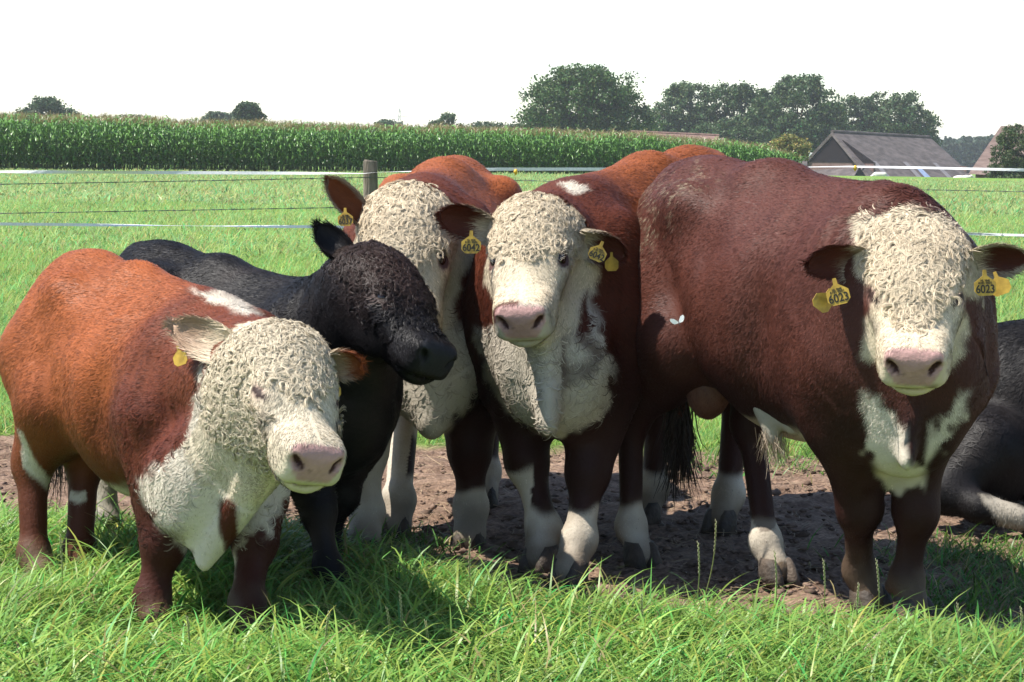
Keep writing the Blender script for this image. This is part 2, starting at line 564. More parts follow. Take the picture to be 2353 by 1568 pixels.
def ear_mesh(root, tip, opening, W, cup=.6, droop=0.0, nu=16, nv=11):
    """a cupped leaf, two-sided with thickness"""
    root = np.array(root); tip = np.array(tip); ax = tip - root; L = np.linalg.norm(ax); ax = ax / L
    op = np.array(opening, float); op = unit(op - (op @ ax) * ax); cr = np.cross(ax, op)
    vs = []; meta = []
    for layer in (0, 1):
        for i in range(nu + 1):
            u = i / nu
            w = W * (0.50 + .60 * math.sin(min(1, u * 1.3) * math.pi * .5) ** 1.2) * (1 - max(0, (u - .40) / .60) ** 2.8) ** .5 if u < 1 else 0.004
            w = max(w, .004)
            for j in range(nv + 1):
                v = j / nv * 2 - 1
                ang = v * (1.25 + .9 * (1 - u) ** 2) * cup * 1.4
                R = w / 1.3
                p = root + ax * L * u + cr * R * math.sin(ang) - op * R * (math.cos(ang) - .3) * .9
                p = p - np.array([0, 0, 1]) * droop * L * u * u
                th = (.006 + .012 * (1 - u)) * (1 - .7 * abs(v) ** 3)
                p = p + op * (th * .5 if layer == 0 else -th * .5)
                vs.append(p); meta.append((u, v, layer))
    n1 = nv + 1; tot = (nu + 1) * n1
    fs = []
    for i in range(nu):
        for j in range(nv):
            a = i * n1 + j
            fs.append([a, a + 1, a + n1 + 1, a + n1])
            fs.append([tot + a, tot + a + n1, tot + a + n1 + 1, tot + a + 1])
        for j in (0, nv):
            a = i * n1 + j
            q = [a, a + n1, tot + a + n1, tot + a]
            fs.append(q if j == 0 else q[::-1])
    for j in range(nv):
        a = nu * n1 + j
        fs.append([a, a + 1, tot + a + 1, tot + a])
    return np.array(vs), np.array(fs), np.array(meta)

def text_mesh(s, size):
    cu = bpy.data.curves.new('t', 'FONT'); cu.body = s; cu.size = size; cu.align_x = 'CENTER'; cu.align_y = 'CENTER'
    cu.extrude = 0.0004; cu.offset = size * .02
    o = bpy.data.objects.new('t', cu); scene.collection.objects.link(o)
    dg = bpy.context.evaluated_depsgraph_get(); me = bpy.data.meshes.new_from_object(o.evaluated_get(dg))
    vs = np.array([v.co[:] for v in me.vertices]); fs = [list(p.vertices) for p in me.polygons]
    bpy.data.objects.remove(o); bpy.data.meshes.remove(me); bpy.data.curves.remove(cu)
    return vs, fs

def ear_tag(root, top, face, down=(0, 0, -1), size=.062, text=None, label=None):
    """plate hanging from point top, its front towards face"""
    face = unit(face); dn = np.array(down, float); dn = unit(dn - (dn @ face) * face); rt = np.cross(face, dn) * 1.0
    rt = np.cross(dn, face) * -1.0
    rt = np.cross(face, -dn) * -1.0      # viewer's right when looking at the front
    rt = np.cross(-dn, face)
    w = size * .5
    out = [(-.16, 0), (.16, 0), (.20, .55), (.62, .85), (1, 1.15), (1, 1.95), (.6, 2.35), (-.6, 2.35), (-1, 1.95), (-1, 1.15), (-.62, .85), (-.20, .55)]
    vs = []; t = .0012
    for sgn in (1, -1):
        for x, y in out:
            vs.append(np.array(top) + rt * x * w + dn * y * w + face * t * sgn)
    n = len(out)
    fs = [list(range(n))[::-1], [n + i for i in range(n)]]
    for i in range(n):
        j = (i + 1) % n; fs.append([i, j, n + j, n + i])
    tg = child('ear_tag', np.array(vs), fs, M_TAG, root, smooth=False)
    if label: tg['label'] = label
    # stud
    if text:
        for body, sz, yy in ((text, size * .52, 1.78), ('NL 5848', size * .12, .98), ('8181 0501', size * .15, 1.2)):
            tv, tf = text_mesh(body, sz)
            if body == text: tv[:, 0] *= .86
            P_ = np.array(top) + face * (t + .0007) + dn * yy * w
            wv = P_ + tv[:, :1] * rt - tv[:, 1:2] * dn + tv[:, 2:3] * face
            q = child('tag_number' if body == text else 'tag_print', wv, tf, M_TAGTXT, tg, smooth=False)
    return tg

CAMP = np.array([0, 0, CAM_H])

def scatter(verts, faces, n, rng, weight=None, cull=0.45):
    vn, fa = vnormals(verts, faces)
    cen = verts[faces].mean(1)
    fn = unit_rows(vn[faces].sum(1))
    vd = unit_rows(cen - CAMP)
    w = fa * (np.sum(fn * vd, 1) < cull)
    if weight is not None: w = w * weight(cen)
    if w.sum() <= 0: return None
    cdf = np.cumsum(w); cdf /= cdf[-1]
    fi = np.searchsorted(cdf, rng.rand(n))
    a = rng.rand(n, 1); c = rng.rand(n, 1)
    q = faces[fi]
    def mixv(X): return (X[q[:, 0]] * (1 - a) * (1 - c) + X[q[:, 1]] * a * (1 - c) + X[q[:, 2]] * a * c + X[q[:, 3]] * (1 - a) * c)
    return mixv(verts), unit_rows(mixv(vn)), mixv, n

def unit_rows(X): return X / (np.linalg.norm(X, axis=1)[:, None] + 1e-12)

def fur(name, root, roots, nrm, dirs, length, width, cols, mat, rng, K=3, lift=.3, bend=-.25, curl=0.0, nmix=.75, jit=.25, spin=None, lock=None):
    n = len(roots)
    d = dirs + rng.randn(n, 3) * jit
    d = d - np.sum(d * nrm, 1)[:, None] * nrm; d = unit_rows(d)
    b2 = np.cross(nrm, d)
    L = length[:, None]
    pts = []
    t = np.linspace(0, 1, K)
    p = roots - nrm * .002
    pts.append(p)
    phi = np.zeros(n); ph0 = rng.rand(n) * 6.28
    spin = np.where(rng.rand(n) < .5, -1, 1) if spin is None else spin
    for k in range(1, K):
        st = L / (K - 1)
        if curl:
            phi = phi + spin * curl / (K - 1) * (0.7 + .6 * k / K)
            hd = np.cos(phi)[:, None] * d + np.sin(phi)[:, None] * b2
            lf = (lift * (1 - 1.6 * t[k]))
        else:
            hd = d; lf = lift + bend * t[k] * 2
        p = p + st * unit_rows(hd + nrm * lf)
        pts.append(p)
    pts = np.stack(pts, 1)
    side = unit_rows(np.cross(d, nrm) + nrm * rng.randn(n, 1) * .35)
    if curl:
        # per-segment ribbons lie flat on the coat: use in-plane sides
        seg = np.diff(pts, axis=1); seg = np.concatenate([seg, seg[:, -1:]], 1)
        nb = nrm + side * .6
        sd_ = np.cross(seg, nb[:, None, :]); sd_ /= np.linalg.norm(sd_, axis=2)[:, :, None] + 1e-9
        w = np.clip(1.1 - np.linspace(0, 1, K) ** 2, .25, 1)
        off = sd_ * (width[:, None] * w[None, :] * .5)[:, :, None]
        Vv = np.stack([pts - off, pts + off], 2).reshape(-1, 3)
        i = np.arange(n)[:, None] * K * 2; k = np.arange(K - 1)[None, :] * 2; q = i + k
        Fq = np.stack([q, q + 1, q + 3, q + 2], -1).reshape(-1, 4)
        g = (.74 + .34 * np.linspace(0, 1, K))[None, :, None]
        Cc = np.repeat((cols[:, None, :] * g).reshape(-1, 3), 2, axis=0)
        rn = np.cross(sd_, seg); rn /= np.linalg.norm(rn, axis=2)[:, :, None] + 1e-9
        rn = rn * np.sign(np.sum(rn * nrm[:, None, :], 2))[:, :, None]
        lf2 = pts - roots[:, None, :]; lf2 = lf2 - np.sum(lf2 * nrm[:, None, :], 2)[:, :, None] * nrm[:, None, :]
        NN = unit_rows((nrm[:, None, :] * nmix + rn * (1 - nmix)).reshape(-1, 3)).reshape(n, K, 3)
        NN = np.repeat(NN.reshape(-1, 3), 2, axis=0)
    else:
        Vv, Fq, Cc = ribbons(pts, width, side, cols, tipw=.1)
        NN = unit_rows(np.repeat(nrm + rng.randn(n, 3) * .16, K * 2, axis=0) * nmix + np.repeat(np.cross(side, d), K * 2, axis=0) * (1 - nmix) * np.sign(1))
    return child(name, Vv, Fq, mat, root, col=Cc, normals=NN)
def finish(b, root, paint, rng, vox=.011, curl_w=None, ears=(), nshort=60000, nlong=0, ncurl=9000, coat_len=.014,
           pollw=None, wrinkle=1.0, lockc=None, earpaint=None, curl_len=.05, longw=None, muscle=1.0, disp=1.0):
    verts, faces = mesh_field(b.prims, vox)
    verts = adj_smooth(verts, faces, 2)
    vn, fa = vnormals(verts, faces)
    hc = b.toH(verts); lc = b.toL(verts)
    hz = curl_w(b, hc, lc) if curl_w else np.zeros(len(verts))
    # skin relief: folds on neck and shoulder, muscle undulation, woolly clumps on the face
    r1 = 1 - np.abs(fbm(verts, 26, 3, 2) * 2.2)
    r1 = np.clip(r1, 0, 1)
    nk = sstep(.25, .55, lc[:, 0]) * sstep(.45, .7, lc[:, 2]) * (1 - hz) * (hc[:, 0] < .05)
    ph = lc[:, 0] * 60 + lc[:, 2] * 6 + fbm(verts, 4, 9, 2) * 5
    fold = np.sin(ph) * .0026 * nk * wrinkle * (1 + fbm(verts, 5, 19, 2))
    mus = fbm(verts, 3.2, 21, 2) * .012 + fbm(verts, 9, 31, 2) * .004
    notface = 1 - sstep(.25, .05, np.abs(hc[:, 0] - .45)) * (np.abs(hc[:, 2]) < .2)
    mus = mus * (1 - sstep(-.1, 0.0, hc[:, 0]) * (np.linalg.norm(hc - np.array([.25, -.1, 0]), axis=1) < .42))
    rib = np.sin(lc[:, 0] * 52 + lc[:, 2] * 5 + fbm(verts, 2.5, 71, 2) * 3) * sstep(-.35, -.2, lc[:, 0]) * sstep(.35, .2, lc[:, 0]) * sstep(.6, .75, lc[:, 2]) * sstep(1.2, 1.05, lc[:, 2]) * (.5 + fbm(verts, 3, 73, 2))
    mus = mus + .0032 * rib
    dv = (r1 - .5) * .003 * hz * disp + fold + mus * muscle * sstep(.3, .6, lc[:, 2])
    ch = sstep(.5, .6, lc[:, 0]) * sstep(1.0, .85, lc[:, 2]) * sstep(.35, .5, lc[:, 2]) * (hc[:, 0] < .25)
    dv = dv + ch * .0055 * np.sin(lc[:, 1] * 42 + fbm(verts, 3.5, 44, 2) * 4) * wrinkle
    verts = verts + vn * dv[:, None]
    vn, fa = vnormals(verts, faces)
    col = paint(b, verts, lc, hc, rng)
    col = col * (1 - .08 * hz[:, None])
    nb = len(verts)
    # ears join the same surface
    allv = [verts]; allf = [faces]; allc = [col]; ear_data = []
    base = nb
    for e in ears:
        ev, ef, em = ear_mesh(e['root'], e['tip'], e['open'], e['W'], e.get('cup', .6), e.get('droop', 0))
        ec = e['col'](em, ev)
        ec = ec * (1 + .12 * fbm(ev, 40, 5, 2))[:, None]
        allv.append(ev); allf.append(ef + base); allc.append(ec); base += len(ev)
        ear_data.append((ev, ef, em, ec, e))
    body = child('body', np.concatenate(allv), np.concatenate(allf), M_HIDE, root, col=np.clip(np.concatenate(allc), 0.002, 1))
    if FUR <= 0: return body
    # short coat over the body
    def sw(c):
        h_ = b.toH(c); d = np.linalg.norm(h_ - np.array([.28, -.12, 0]), axis=1)
        muz = sstep(.49, .53, h_[:, 0]) * (d < .5)
        return (1 - muz) * (1 + 2.0 * sstep(.45, .3, d)) * (1 - .93 * sstep(1.3, .8, ((h_[:, 0] - .252) / .042) ** 2 + ((h_[:, 1] + .064) / .024) ** 2) * (np.abs(h_[:, 2]) > .07) * (d < .4))
    r = scatter(verts, faces, int(1.4 * nshort * FUR), rng, sw)
    R0, Nr, mixv, n = r
    l0 = b.toL(R0); h0 = b.toH(R0)
    dirs = -b.f * 1.0 + np.array([0, 0, -.7])
    dirs = np.repeat(dirs[None], n, 0)
    leg = sstep(.75, .5, l0[:, 2])[:, None]; dirs = dirs * (1 - leg) + np.array([0, 0, -1.0]) * leg
    dirs = dirs + np.stack([fbm(R0, 6, 51, 2), fbm(R0, 6, 52, 2), fbm(R0, 6, 53, 2)], -1) * .9
    dh = np.linalg.norm(h0 - np.array([.28, -.12, 0]), axis=1)
    onhead = sstep(.42, .3, dh)[:, None]
    dirs = dirs * (1 - onhead) + onhead * (b.n[None] * .8 + np.sign(h0[:, 2:3]) * b.sd[None] * .5 - b.u[None] * .2)
    C0 = mixv(col)
    C0 = C0 * (1 + rng.randn(n, 1) * .20) * (1 + .18 * fbm(R0, 22, 61, 2) + .30 * fbm(R0 * np.array([1.6, 1.6, .6]), 6, 62, 3))[:, None]
    under = sstep(.62, .40, l0[:, 2]) * (l0[:, 0] < .5)
    ln = 1.5 * coat_len * b.s * (.7 + .6 * rng.rand(n)) * (1 + .6 * under * (Nr[:, 2] < -.3))
    ln = ln * (1 - .25 * onhead[:, 0]) * (1 - .45 * leg[:, 0])
    fur('coat', root, R0, Nr, dirs, ln, (.0026 + .0016 * rng.rand(n)) * 1.0, np.clip(C0, .002, .95), M_COAT, rng, K=3, lift=.40, bend=-.14, nmix=.78)
    if nlong and longw is not None:
        r = scatter(verts, faces, int(nlong * FUR), rng, lambda c: longw(b, b.toL(c), b.toH(c)) * (1 - (np.linalg.norm(b.toH(c) - np.array([.55, -.12, 0]), axis=1) < .17)))
        if r:
            R0, Nr, mixv, n = r
            dirs = np.repeat((np.array([0, 0, -1.0]) - b.f * .15)[None], n, 0) + np.stack([fbm(R0, 14, 71, 2), fbm(R0, 14, 72, 2), fbm(R0, 14, 73, 2)], -1) * 1.3
            C0 = mixv(col); C0 = C0 * (1 + rng.randn(n, 1) * .15)
            fur('long_hair', root, R0, Nr, dirs, (.03 + .03 * rng.rand(n)) * b.s, .0035 + .002 * rng.rand(n), np.clip(C0, .002, .95), M_COAT if C0.mean() < .2 else M_FACE, rng, K=5, lift=.35, bend=-.25, curl=1.6, nmix=.7)
    # curls on the poll and forehead
    if ncurl:
        r = scatter(verts, faces, int(1.3 * ncurl * FUR), rng, lambda c: curl_w(b, b.toH(c), b.toL(c)))
        R0, Nr, mixv, n = r
        fd = b.n[None] * .6 + np.array([0, 0, -.4]) + np.stack([fbm(R0, 28, 90 + i, 2) for i in range(3)], -1) * 3
        fur('woolly_fringe', root, R0, Nr, fd, curl_len * b.hs * (.35 + .5 * rng.rand(n)), .0015 + .0012 * rng.rand(n), np.clip(mixv(col) / .82 * (1 + rng.randn(n, 1) * .14), .002, .95),
            M_FACE if lockc is None else M_COAT, rng, K=7, lift=.6, curl=3.2, nmix=.7, jit=.35)
        nl = int(.25 * ncurl * FUR); m = 17; K = 10
        r = scatter(verts, faces, nl, rng, lambda c: (curl_w(b, b.toH(c), b.toL(c)) ** 1.3))
        R0, Nr, mixv, n = r
        h0 = b.toH(R0)
        tb = unit_rows(np.cross(Nr, np.repeat(b.n[None], n, 0)) * np.sign(h0[:, 2:3] + 1e-6))
        tn = unit_rows(np.repeat(b.n[None], n, 0) - np.sum(b.n * Nr, 1)[:, None] * Nr)
        outw = unit_rows(h0[:, 2:3] * b.sd[None] - np.sum(h0[:, 2:3] * b.sd[None] * Nr, 1)[:, None] * Nr)
        dn = tn + outw * (.5 * rng.rand(n, 1) + 2.2 * np.abs(h0[:, 2:3])) + .7 * rng.randn(n, 1) * np.cross(Nr, tn)
        dn = unit_rows(dn); lt = np.cross(Nr, dn)
        top = sstep(.12, .0, h0[:, 0])
        A = (.75 + .9 * rng.rand(n)) * (1 - .35 * top); om = (.6 + 1.0 * rng.rand(n)); ph = rng.rand(n) * 6.28
        L = curl_len * b.hs * (.8 + .9 * rng.rand(n))
        rad = .0022 + .0042 * rng.rand(n) ** 1.8
        col0 = mixv(col) / .85 * (.94 + .10 * rng.rand(n, 1)) * (1 + .10 * fbm(R0, 12, 88, 2))[:, None]
        p = R0.copy(); C = [p]; LAT = [lt]; 
        for k in range(1, K):
            t = k / (K - 1)
            an = A * np.sin(6.28 * om * t + ph)
            hd = np.cos(an)[:, None] * dn + np.sin(an)[:, None] * lt
            lf = (.55 * np.cos(6.28 * om * t * 1.0 + ph * 1.7) * .8 + .25 - .55 * t)
            p = p + (L / (K - 1))[:, None] * (hd + Nr * lf[:, None]); C.append(p); LAT.append(np.cross(Nr, hd))
        C = np.stack(C, 1); LAT = np.stack(LAT, 1)
        # keep the locks hugging the skull
        ht = np.sum((C - R0[:, None, :]) * Nr[:, None, :], 2); C = C + (np.clip(ht, -.002, .0065) - ht)[:, :, None] * Nr[:, None, :]
        th = rng.rand(n, m) * 3.9 - .38; rr = rad[:, None] * np.sqrt(rng.rand(n, m))
        ox = rr * np.cos(th); oz = rr * np.sin(th) * .55
        tp = (1.05 - .75 * np.linspace(0, 1, K) ** 2.2)
        jit_ = rng.randn(n, m, 1, 3) * .0011 * np.linspace(.3, 2.6, K)[None, None, :, None]
        P4 = C[:, None] + (ox[:, :, None] * tp)[..., None] * LAT[:, None] + ((oz[:, :, None] * tp) + .001)[..., None] * Nr[:, None, None, :] + jit_
        P4 = P4.reshape(n * m, K, 3)
        ND = (np.cos(th)[:, :, None, None] * LAT[:, None] * .55 + (.75 + np.sin(th))[:, :, None, None] * Nr[:, None, None, :]) 
        ND = unit_rows(ND.reshape(-1, 3) + rng.randn(n * m * K, 3) * .14)
        sg = np.gradient(P4, axis=1); sd_ = np.cross(sg, ND.reshape(n * m, K, 3)); sd_ /= np.linalg.norm(sd_, axis=2)[:, :, None] + 1e-9
        wd = (.0012 + .0009 * rng.rand(n * m))[:, None] * np.clip(1.1 - np.linspace(0, 1, K) ** 3 * .8, .2, 1)
        Vv = np.stack([P4 - sd_ * wd[:, :, None] * .5, P4 + sd_ * wd[:, :, None] * .5], 2).reshape(-1, 3)
        q = np.arange(n * m)[:, None] * K * 2 + np.arange(K - 1)[None] * 2
        Fq = np.stack([q, q + 1, q + 3, q + 2], -1).reshape(-1, 4)
        cs = np.repeat(col0, m, 0) * (1 + .14 * rng.randn(n * m, 1))
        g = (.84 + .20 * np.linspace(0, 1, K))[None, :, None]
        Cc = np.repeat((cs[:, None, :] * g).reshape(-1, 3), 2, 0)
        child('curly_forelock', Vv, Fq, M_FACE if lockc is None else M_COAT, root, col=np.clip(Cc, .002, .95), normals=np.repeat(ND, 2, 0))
    # fringe and inner hair of the ears
    EV = []; EN = []; EC = []; ED = []
    for ev, ef, em, ec, e in ear_data:
        vn_e, _ = vnormals(ev, ef)
        m = int(4200 * FUR)
        fi = rng.randint(0, len(ef), m)
        q = ef[fi]; a = rng.rand(m, 1); c = rng.rand(m, 1)
        mx = lambda X: X[q[:, 0]] * (1 - a) * (1 - c) + X[q[:, 1]] * a * (1 - c) + X[q[:, 2]] * a * c + X[q[:, 3]] * (1 - a) * c
        ax = unit(np.array(e['tip']) - np.array(e['root']))
        EV.append(mx(ev)); nn = unit_rows(mx(vn_e)); EN.append(nn)
        EC.append(mx(ec) * (1 + rng.randn(m, 1) * .15))
        edge = np.abs(mx(em.astype(float))[:, 1:2])
        ED.append(np.repeat(ax[None], m, 0) * 1.2 + np.array([0, 0, -.5]) + (mx(ev) - ev.mean(0)) * 6 * edge)
    if EV:
        EV = np.concatenate(EV); EN = np.concatenate(EN); EC = np.concatenate(EC); ED = np.concatenate(ED)
        n = len(EV)
        fur('ear_hair', root, EV, EN, ED, .016 + .030 * rng.rand(n) ** 2, .0018 + .0013 * rng.rand(n), np.clip(EC, .002, .95), M_COAT, rng, K=4, lift=.3, bend=-.1, nmix=.7)
    return body

def lashes(b, root, rng, wide=1.04, col=(.5, .44, .35)):
    for w in (-1, 1):
        o = unit(b.sd * w + b.u * .62); n = 11; t = np.linspace(-1, 1, n)
        R0 = np.array([b.Hd(.250 + .034 * k, -.044 + .010 * (1 - k * k), (.113 * wide + .004) * w) for k in t])
        d = unit_rows(b.u[None] * .75 - b.n[None] * .25 + b.n[None] * (.35 * t)[:, None] + b.sd[None] * w * .9 + rng.randn(n, 3) * .16)
        pts = [R0]
        for k in range(4): pts.append(pts[-1] + unit_rows(d + b.n * .25 * k) * (.007 + .003 * rng.rand(n, 1)))
        Vv, Fq, Cc = ribbons(np.stack(pts, 1), np.full(n, .0013), unit_rows(np.cross(d, b.u)), np.repeat([col], n, 0))
        child('eyelashes', Vv, Fq, M_FACE, root, col=Cc)

def eye_pair(b, root, wide=1.15, side=(-1, 1), r=.028, out=.0):
    for w in side:
        c = b.Hd(.252, -.066, (.113 * wide - .007 + out) * w)
        vs, fs = ico(c, r * b.hs)
        child('eye', vs, fs, M_EYE, root)

def face_common(b, hc, col, dark_eye=None, pink=True, skincol=None, shut=False):
    d = np.linalg.norm(hc - np.array([.3, -.1, 0]), axis=1) < .42
    a, u, w = hc[:, 0], hc[:, 1], np.abs(hc[:, 2])
    nz = fbm(hc, 25, 77, 2)
    if True:
        if not pink: PN, NH = np.array([.020, .020, .023]), np.array([.001, .001, .001])
        else: PN, NH = PINK, np.array([.035, .012, .011])
        nose = sstep(.508, .524, a + nz * .006 + .25 * np.clip(-.06 - u, -.05, .06)) * sstep(-.160, -.148, u) * sstep(.006, -.006, w - .090 - .62 * np.clip(u + .095, -.08, 0)) * d
        sc = np.where((vnoise(hc, 60, 5) > .45)[:, None], PINK * .6 + np.array([.05, .03, .02]), PINK) if False else PN * (1 + .14 * vnoise(hc, 90, 5)[:, None]) * (1 - .35 * (vnoise(hc, 45, 6) > .62)[:, None])
        col = col * (1 - nose[:, None]) + sc * nose[:, None]
        ns = (((a - .560) / .05) ** 2 + ((u + .093 - (w - .062) * .9) / .0165) ** 2 + ((w - .064) / .022) ** 2)
        ns = (sstep(1.25, .75, ns) * d)[:, None]
        col = col * (1 - ns) + NH * ns
        if not pink: skincol = np.array([.014, .012, .013])
        el = np.clip(np.exp(-(((a - .252) / .040) ** 2 + ((u + .062) / .026) ** 2) * 1.2) * (w > .08) * d * 1.1, 0, 1)[:, None]
        col = col * (1 - el * .8) + (skincol if skincol is not None else np.array([.30, .18, .15])) * el * .8
        rim = (sstep(1.35, .95, ((a - .252) / .040) ** 2 + ((u + .063) / .024) ** 2))[:, None] * ((w > .08) * d)[:, None]
        if not shut and pink: col = col * (1 - rim) + np.array([.07, .035, .03]) * rim
        ml = (sstep(.008, .003, np.abs(u + .186)) * sstep(.46, .50, a) * d * .7)[:, None]
        col = col * (1 - ml) + np.array([.07, .045, .035]) * (1 if pink else 0) * ml
        cheek_grey = (sstep(1.2, .5, ((a - .335) / .06) ** 2 + ((u + .115) / .035) ** 2 + .5 * vnoise(hc, 30, 12)) * (w > .05) * d * .45)[:, None] * (1 if pink else 0)
        col = col * (1 - cheek_grey) + np.array([.10, .085, .07]) * cheek_grey  # greyer patch on the cheek below each eye
        if shut:
            sl = sstep(1.2, .7, ((a - .256) / .050) ** 2 + ((u + .066 - (a - .25) * .25) / .0125) ** 2)[:, None] * ((w > .08) * d)[:, None]
            col = col * (1 - sl) + np.array([.03, .016, .013]) * sl
    return col

def dorsal(b, lc): return lc

# ---- shared colour regions
def white_face(b, hc, thr=-.12, k=.55, wob=.035, R=.42, side=.17, lowu=-.29):
    d = np.linalg.norm(hc - np.array([.22, -.12, 0]), axis=1)
    q = hc[:, 0] + k * hc[:, 1] - thr + fbm(hc, 9, 5, 3) * wob * 1.6
    d = d + fbm(hc, 9, 6, 3) * .05
    w_ = np.abs(hc[:, 2]) + fbm(hc, 12, 8, 3) * .03
    return sstep(-.012, .012, q) * sstep(R + .01, R - .01, d) * sstep(side + .012, side - .012, w_ - .06 * sstep(.22, .12, hc[:, 0])) * sstep(lowu - .012, lowu + .012, hc[:, 1] + fbm(hc, 12, 9, 3) * .03)

def mix(c, k, w): return c * (1 - w[:, None]) + np.asarray(k) * w[:, None]

def socks(b, V_, col, zt, c=WHITE * .85, sel=None):
    z = V_[:, 2]
    w = sstep(.02, -.02, z - zt * b.s - fbm(V_, 8, 15, 2) * .06)
    if sel is not None: w = w * sel
    dirt = sstep(.24, .02, z / b.s + fbm(V_, 9, 16, 3) * .14)
    col = mix(col, c, w)
    return mix(col, np.array([.13, .095, .062]), dirt * .72)

def hooves(b, root, feet):
    for k, F in feet.items():
        F = np.array(F)
        f2 = b.f; l2 = b.l
        mb = MB()
        for sgn in (-1, 1):
            c = F + f2 * .055 * b.s + l2 * sgn * .031 * b.s
            prof = [(.0, 1.0), (.035, .95), (.065, .82), (.085, .6)]
            vs = []; n = 12
            for z, r in prof:
                for i in range(n):
                    t = 2 * math.pi * i / n
                    q = c + f2 * math.cos(t) * .066 * b.s * r * (1.15 if math.cos(t) > 0 else .8) + l2 * math.sin(t) * .031 * b.s * r
                    q = q - f2 * z * .35; q[2] = z * b.s + .001; vs.append(q)
            fs = [[i * n + j, i * n + (j + 1) % n, (i + 1) * n + (j + 1) % n, (i + 1) * n + j] for i in range(3) for j in range(n)]
            fs += [list(range(n))[::-1], [3 * n + j for j in range(n)]]
            mb.add(vs, fs)
        mb.build('hoof', M_HOOF, root, smooth=True)

def tail(b, root, pts, rad, tuft_c, ntuft, rng, colr):
    mb = MB(); mb.tube(pts, rad, n=10)
    mt = bpy.data.materials.new('x'); bpy.data.materials.remove(mt)
    nv = len(mb.v)
    t = mb.build('tail', M_HIDE, root, smooth=True, col=np.repeat(np.array([colr]), nv, 0))
    end = np.array(pts[-1]); start = np.array(pts[-2])
    n = ntuft
    al = rng.rand(n, 1)
    p0 = start + (end - start) * al + rng.randn(n, 3) * .012
    L = .32 * (.5 + .6 * rng.rand(n))
    K = 7; P = [p0]
    d = unit_rows(np.array([0, 0, -1.0]) + rng.randn(n, 3) * .12)
    wob = rng.randn(n, 3) * .15
    for k in range(1, K):
        q = P[-1] + (L / (K - 1))[:, None] * unit_rows(d + wob * math.sin(k * 1.3) * 1.2)
        P.append(q)
    pts_ = np.stack(P, 1)
    sd_ = unit_rows(np.cross(d, rng.randn(n, 3)))
    Vv, Fq, Cc = ribbons(pts_, .004 + .004 * rng.rand(n), sd_, np.clip(np.array([tuft_c]) * (1 + .3 * rng.randn(n, 1)), .003, 1), tipw=.2)
    child('tail_tuft', Vv, Fq, M_COAT, t, col=Cc)

# curl zone on poll and forehead: strong at the top, fading towards the eyes and down the bridge
def curl_zone(lo=-.03, hi=.33, side=.16, back=-.17, taper=.45):
    def f(b, hc, lc):
        a, u, w = hc[:, 0], hc[:, 1], np.abs(hc[:, 2])
        z = sstep(lo - .04, lo + .03, a) * sstep(hi, hi - .12, a + w * .6) * sstep(.02, -.02, w - side + taper * np.clip(a - .13, 0, 1) + .02 * vnoise(hc, 14, 3)) * sstep(back, back + .06, u)
        z = z * (1 - np.exp(-(((a - .262) / .062) ** 2 + ((u + .066) / .055) ** 2) ** 2) * (w > .06))
        return z
    return f
UP = np.array([0, 0, 1.0])
RED = np.array([.225, .062, .018]); REDD = np.array([.070, .0165, .009]); BROWN = np.array([.064, .0205, .0135]); BLACK = np.array([.0065, .0055, .006]); DARK_SHADE = np.array([.016, .0055, .0045])
def dark_legs_shade(b, v, lc, col, top=.92, bot=.56, amt=.88):  # near-black leg coat, plus shade of the underside put into the coat colour
    return mix(col, DARK_SHADE, sstep(top, bot, lc[:, 2] + .08 * fbm(v, 5, 91, 3)) * amt)

def ear_cols(back, inner, tipc=None, fringe=None, rootc=None):
    def f(em, ev):
        u, v, la = em[:, 0], em[:, 1], em[:, 2]
        c = np.where((la == 1)[:, None], np.array(back)[None], np.array(inner)[None])
        if fringe is not None:
            e = sstep(.6, .95, np.abs(v)); c = mix(c, fringe, e)
        if tipc is not None: c = mix(c, tipc, sstep(.45, .8, u + .06 * vnoise(ev, 40, 2)))
        if rootc is not None: c = mix(c, rootc, sstep(.52, .30, u + .10 * vnoise(ev, 35, 4)))
        return c
    return f

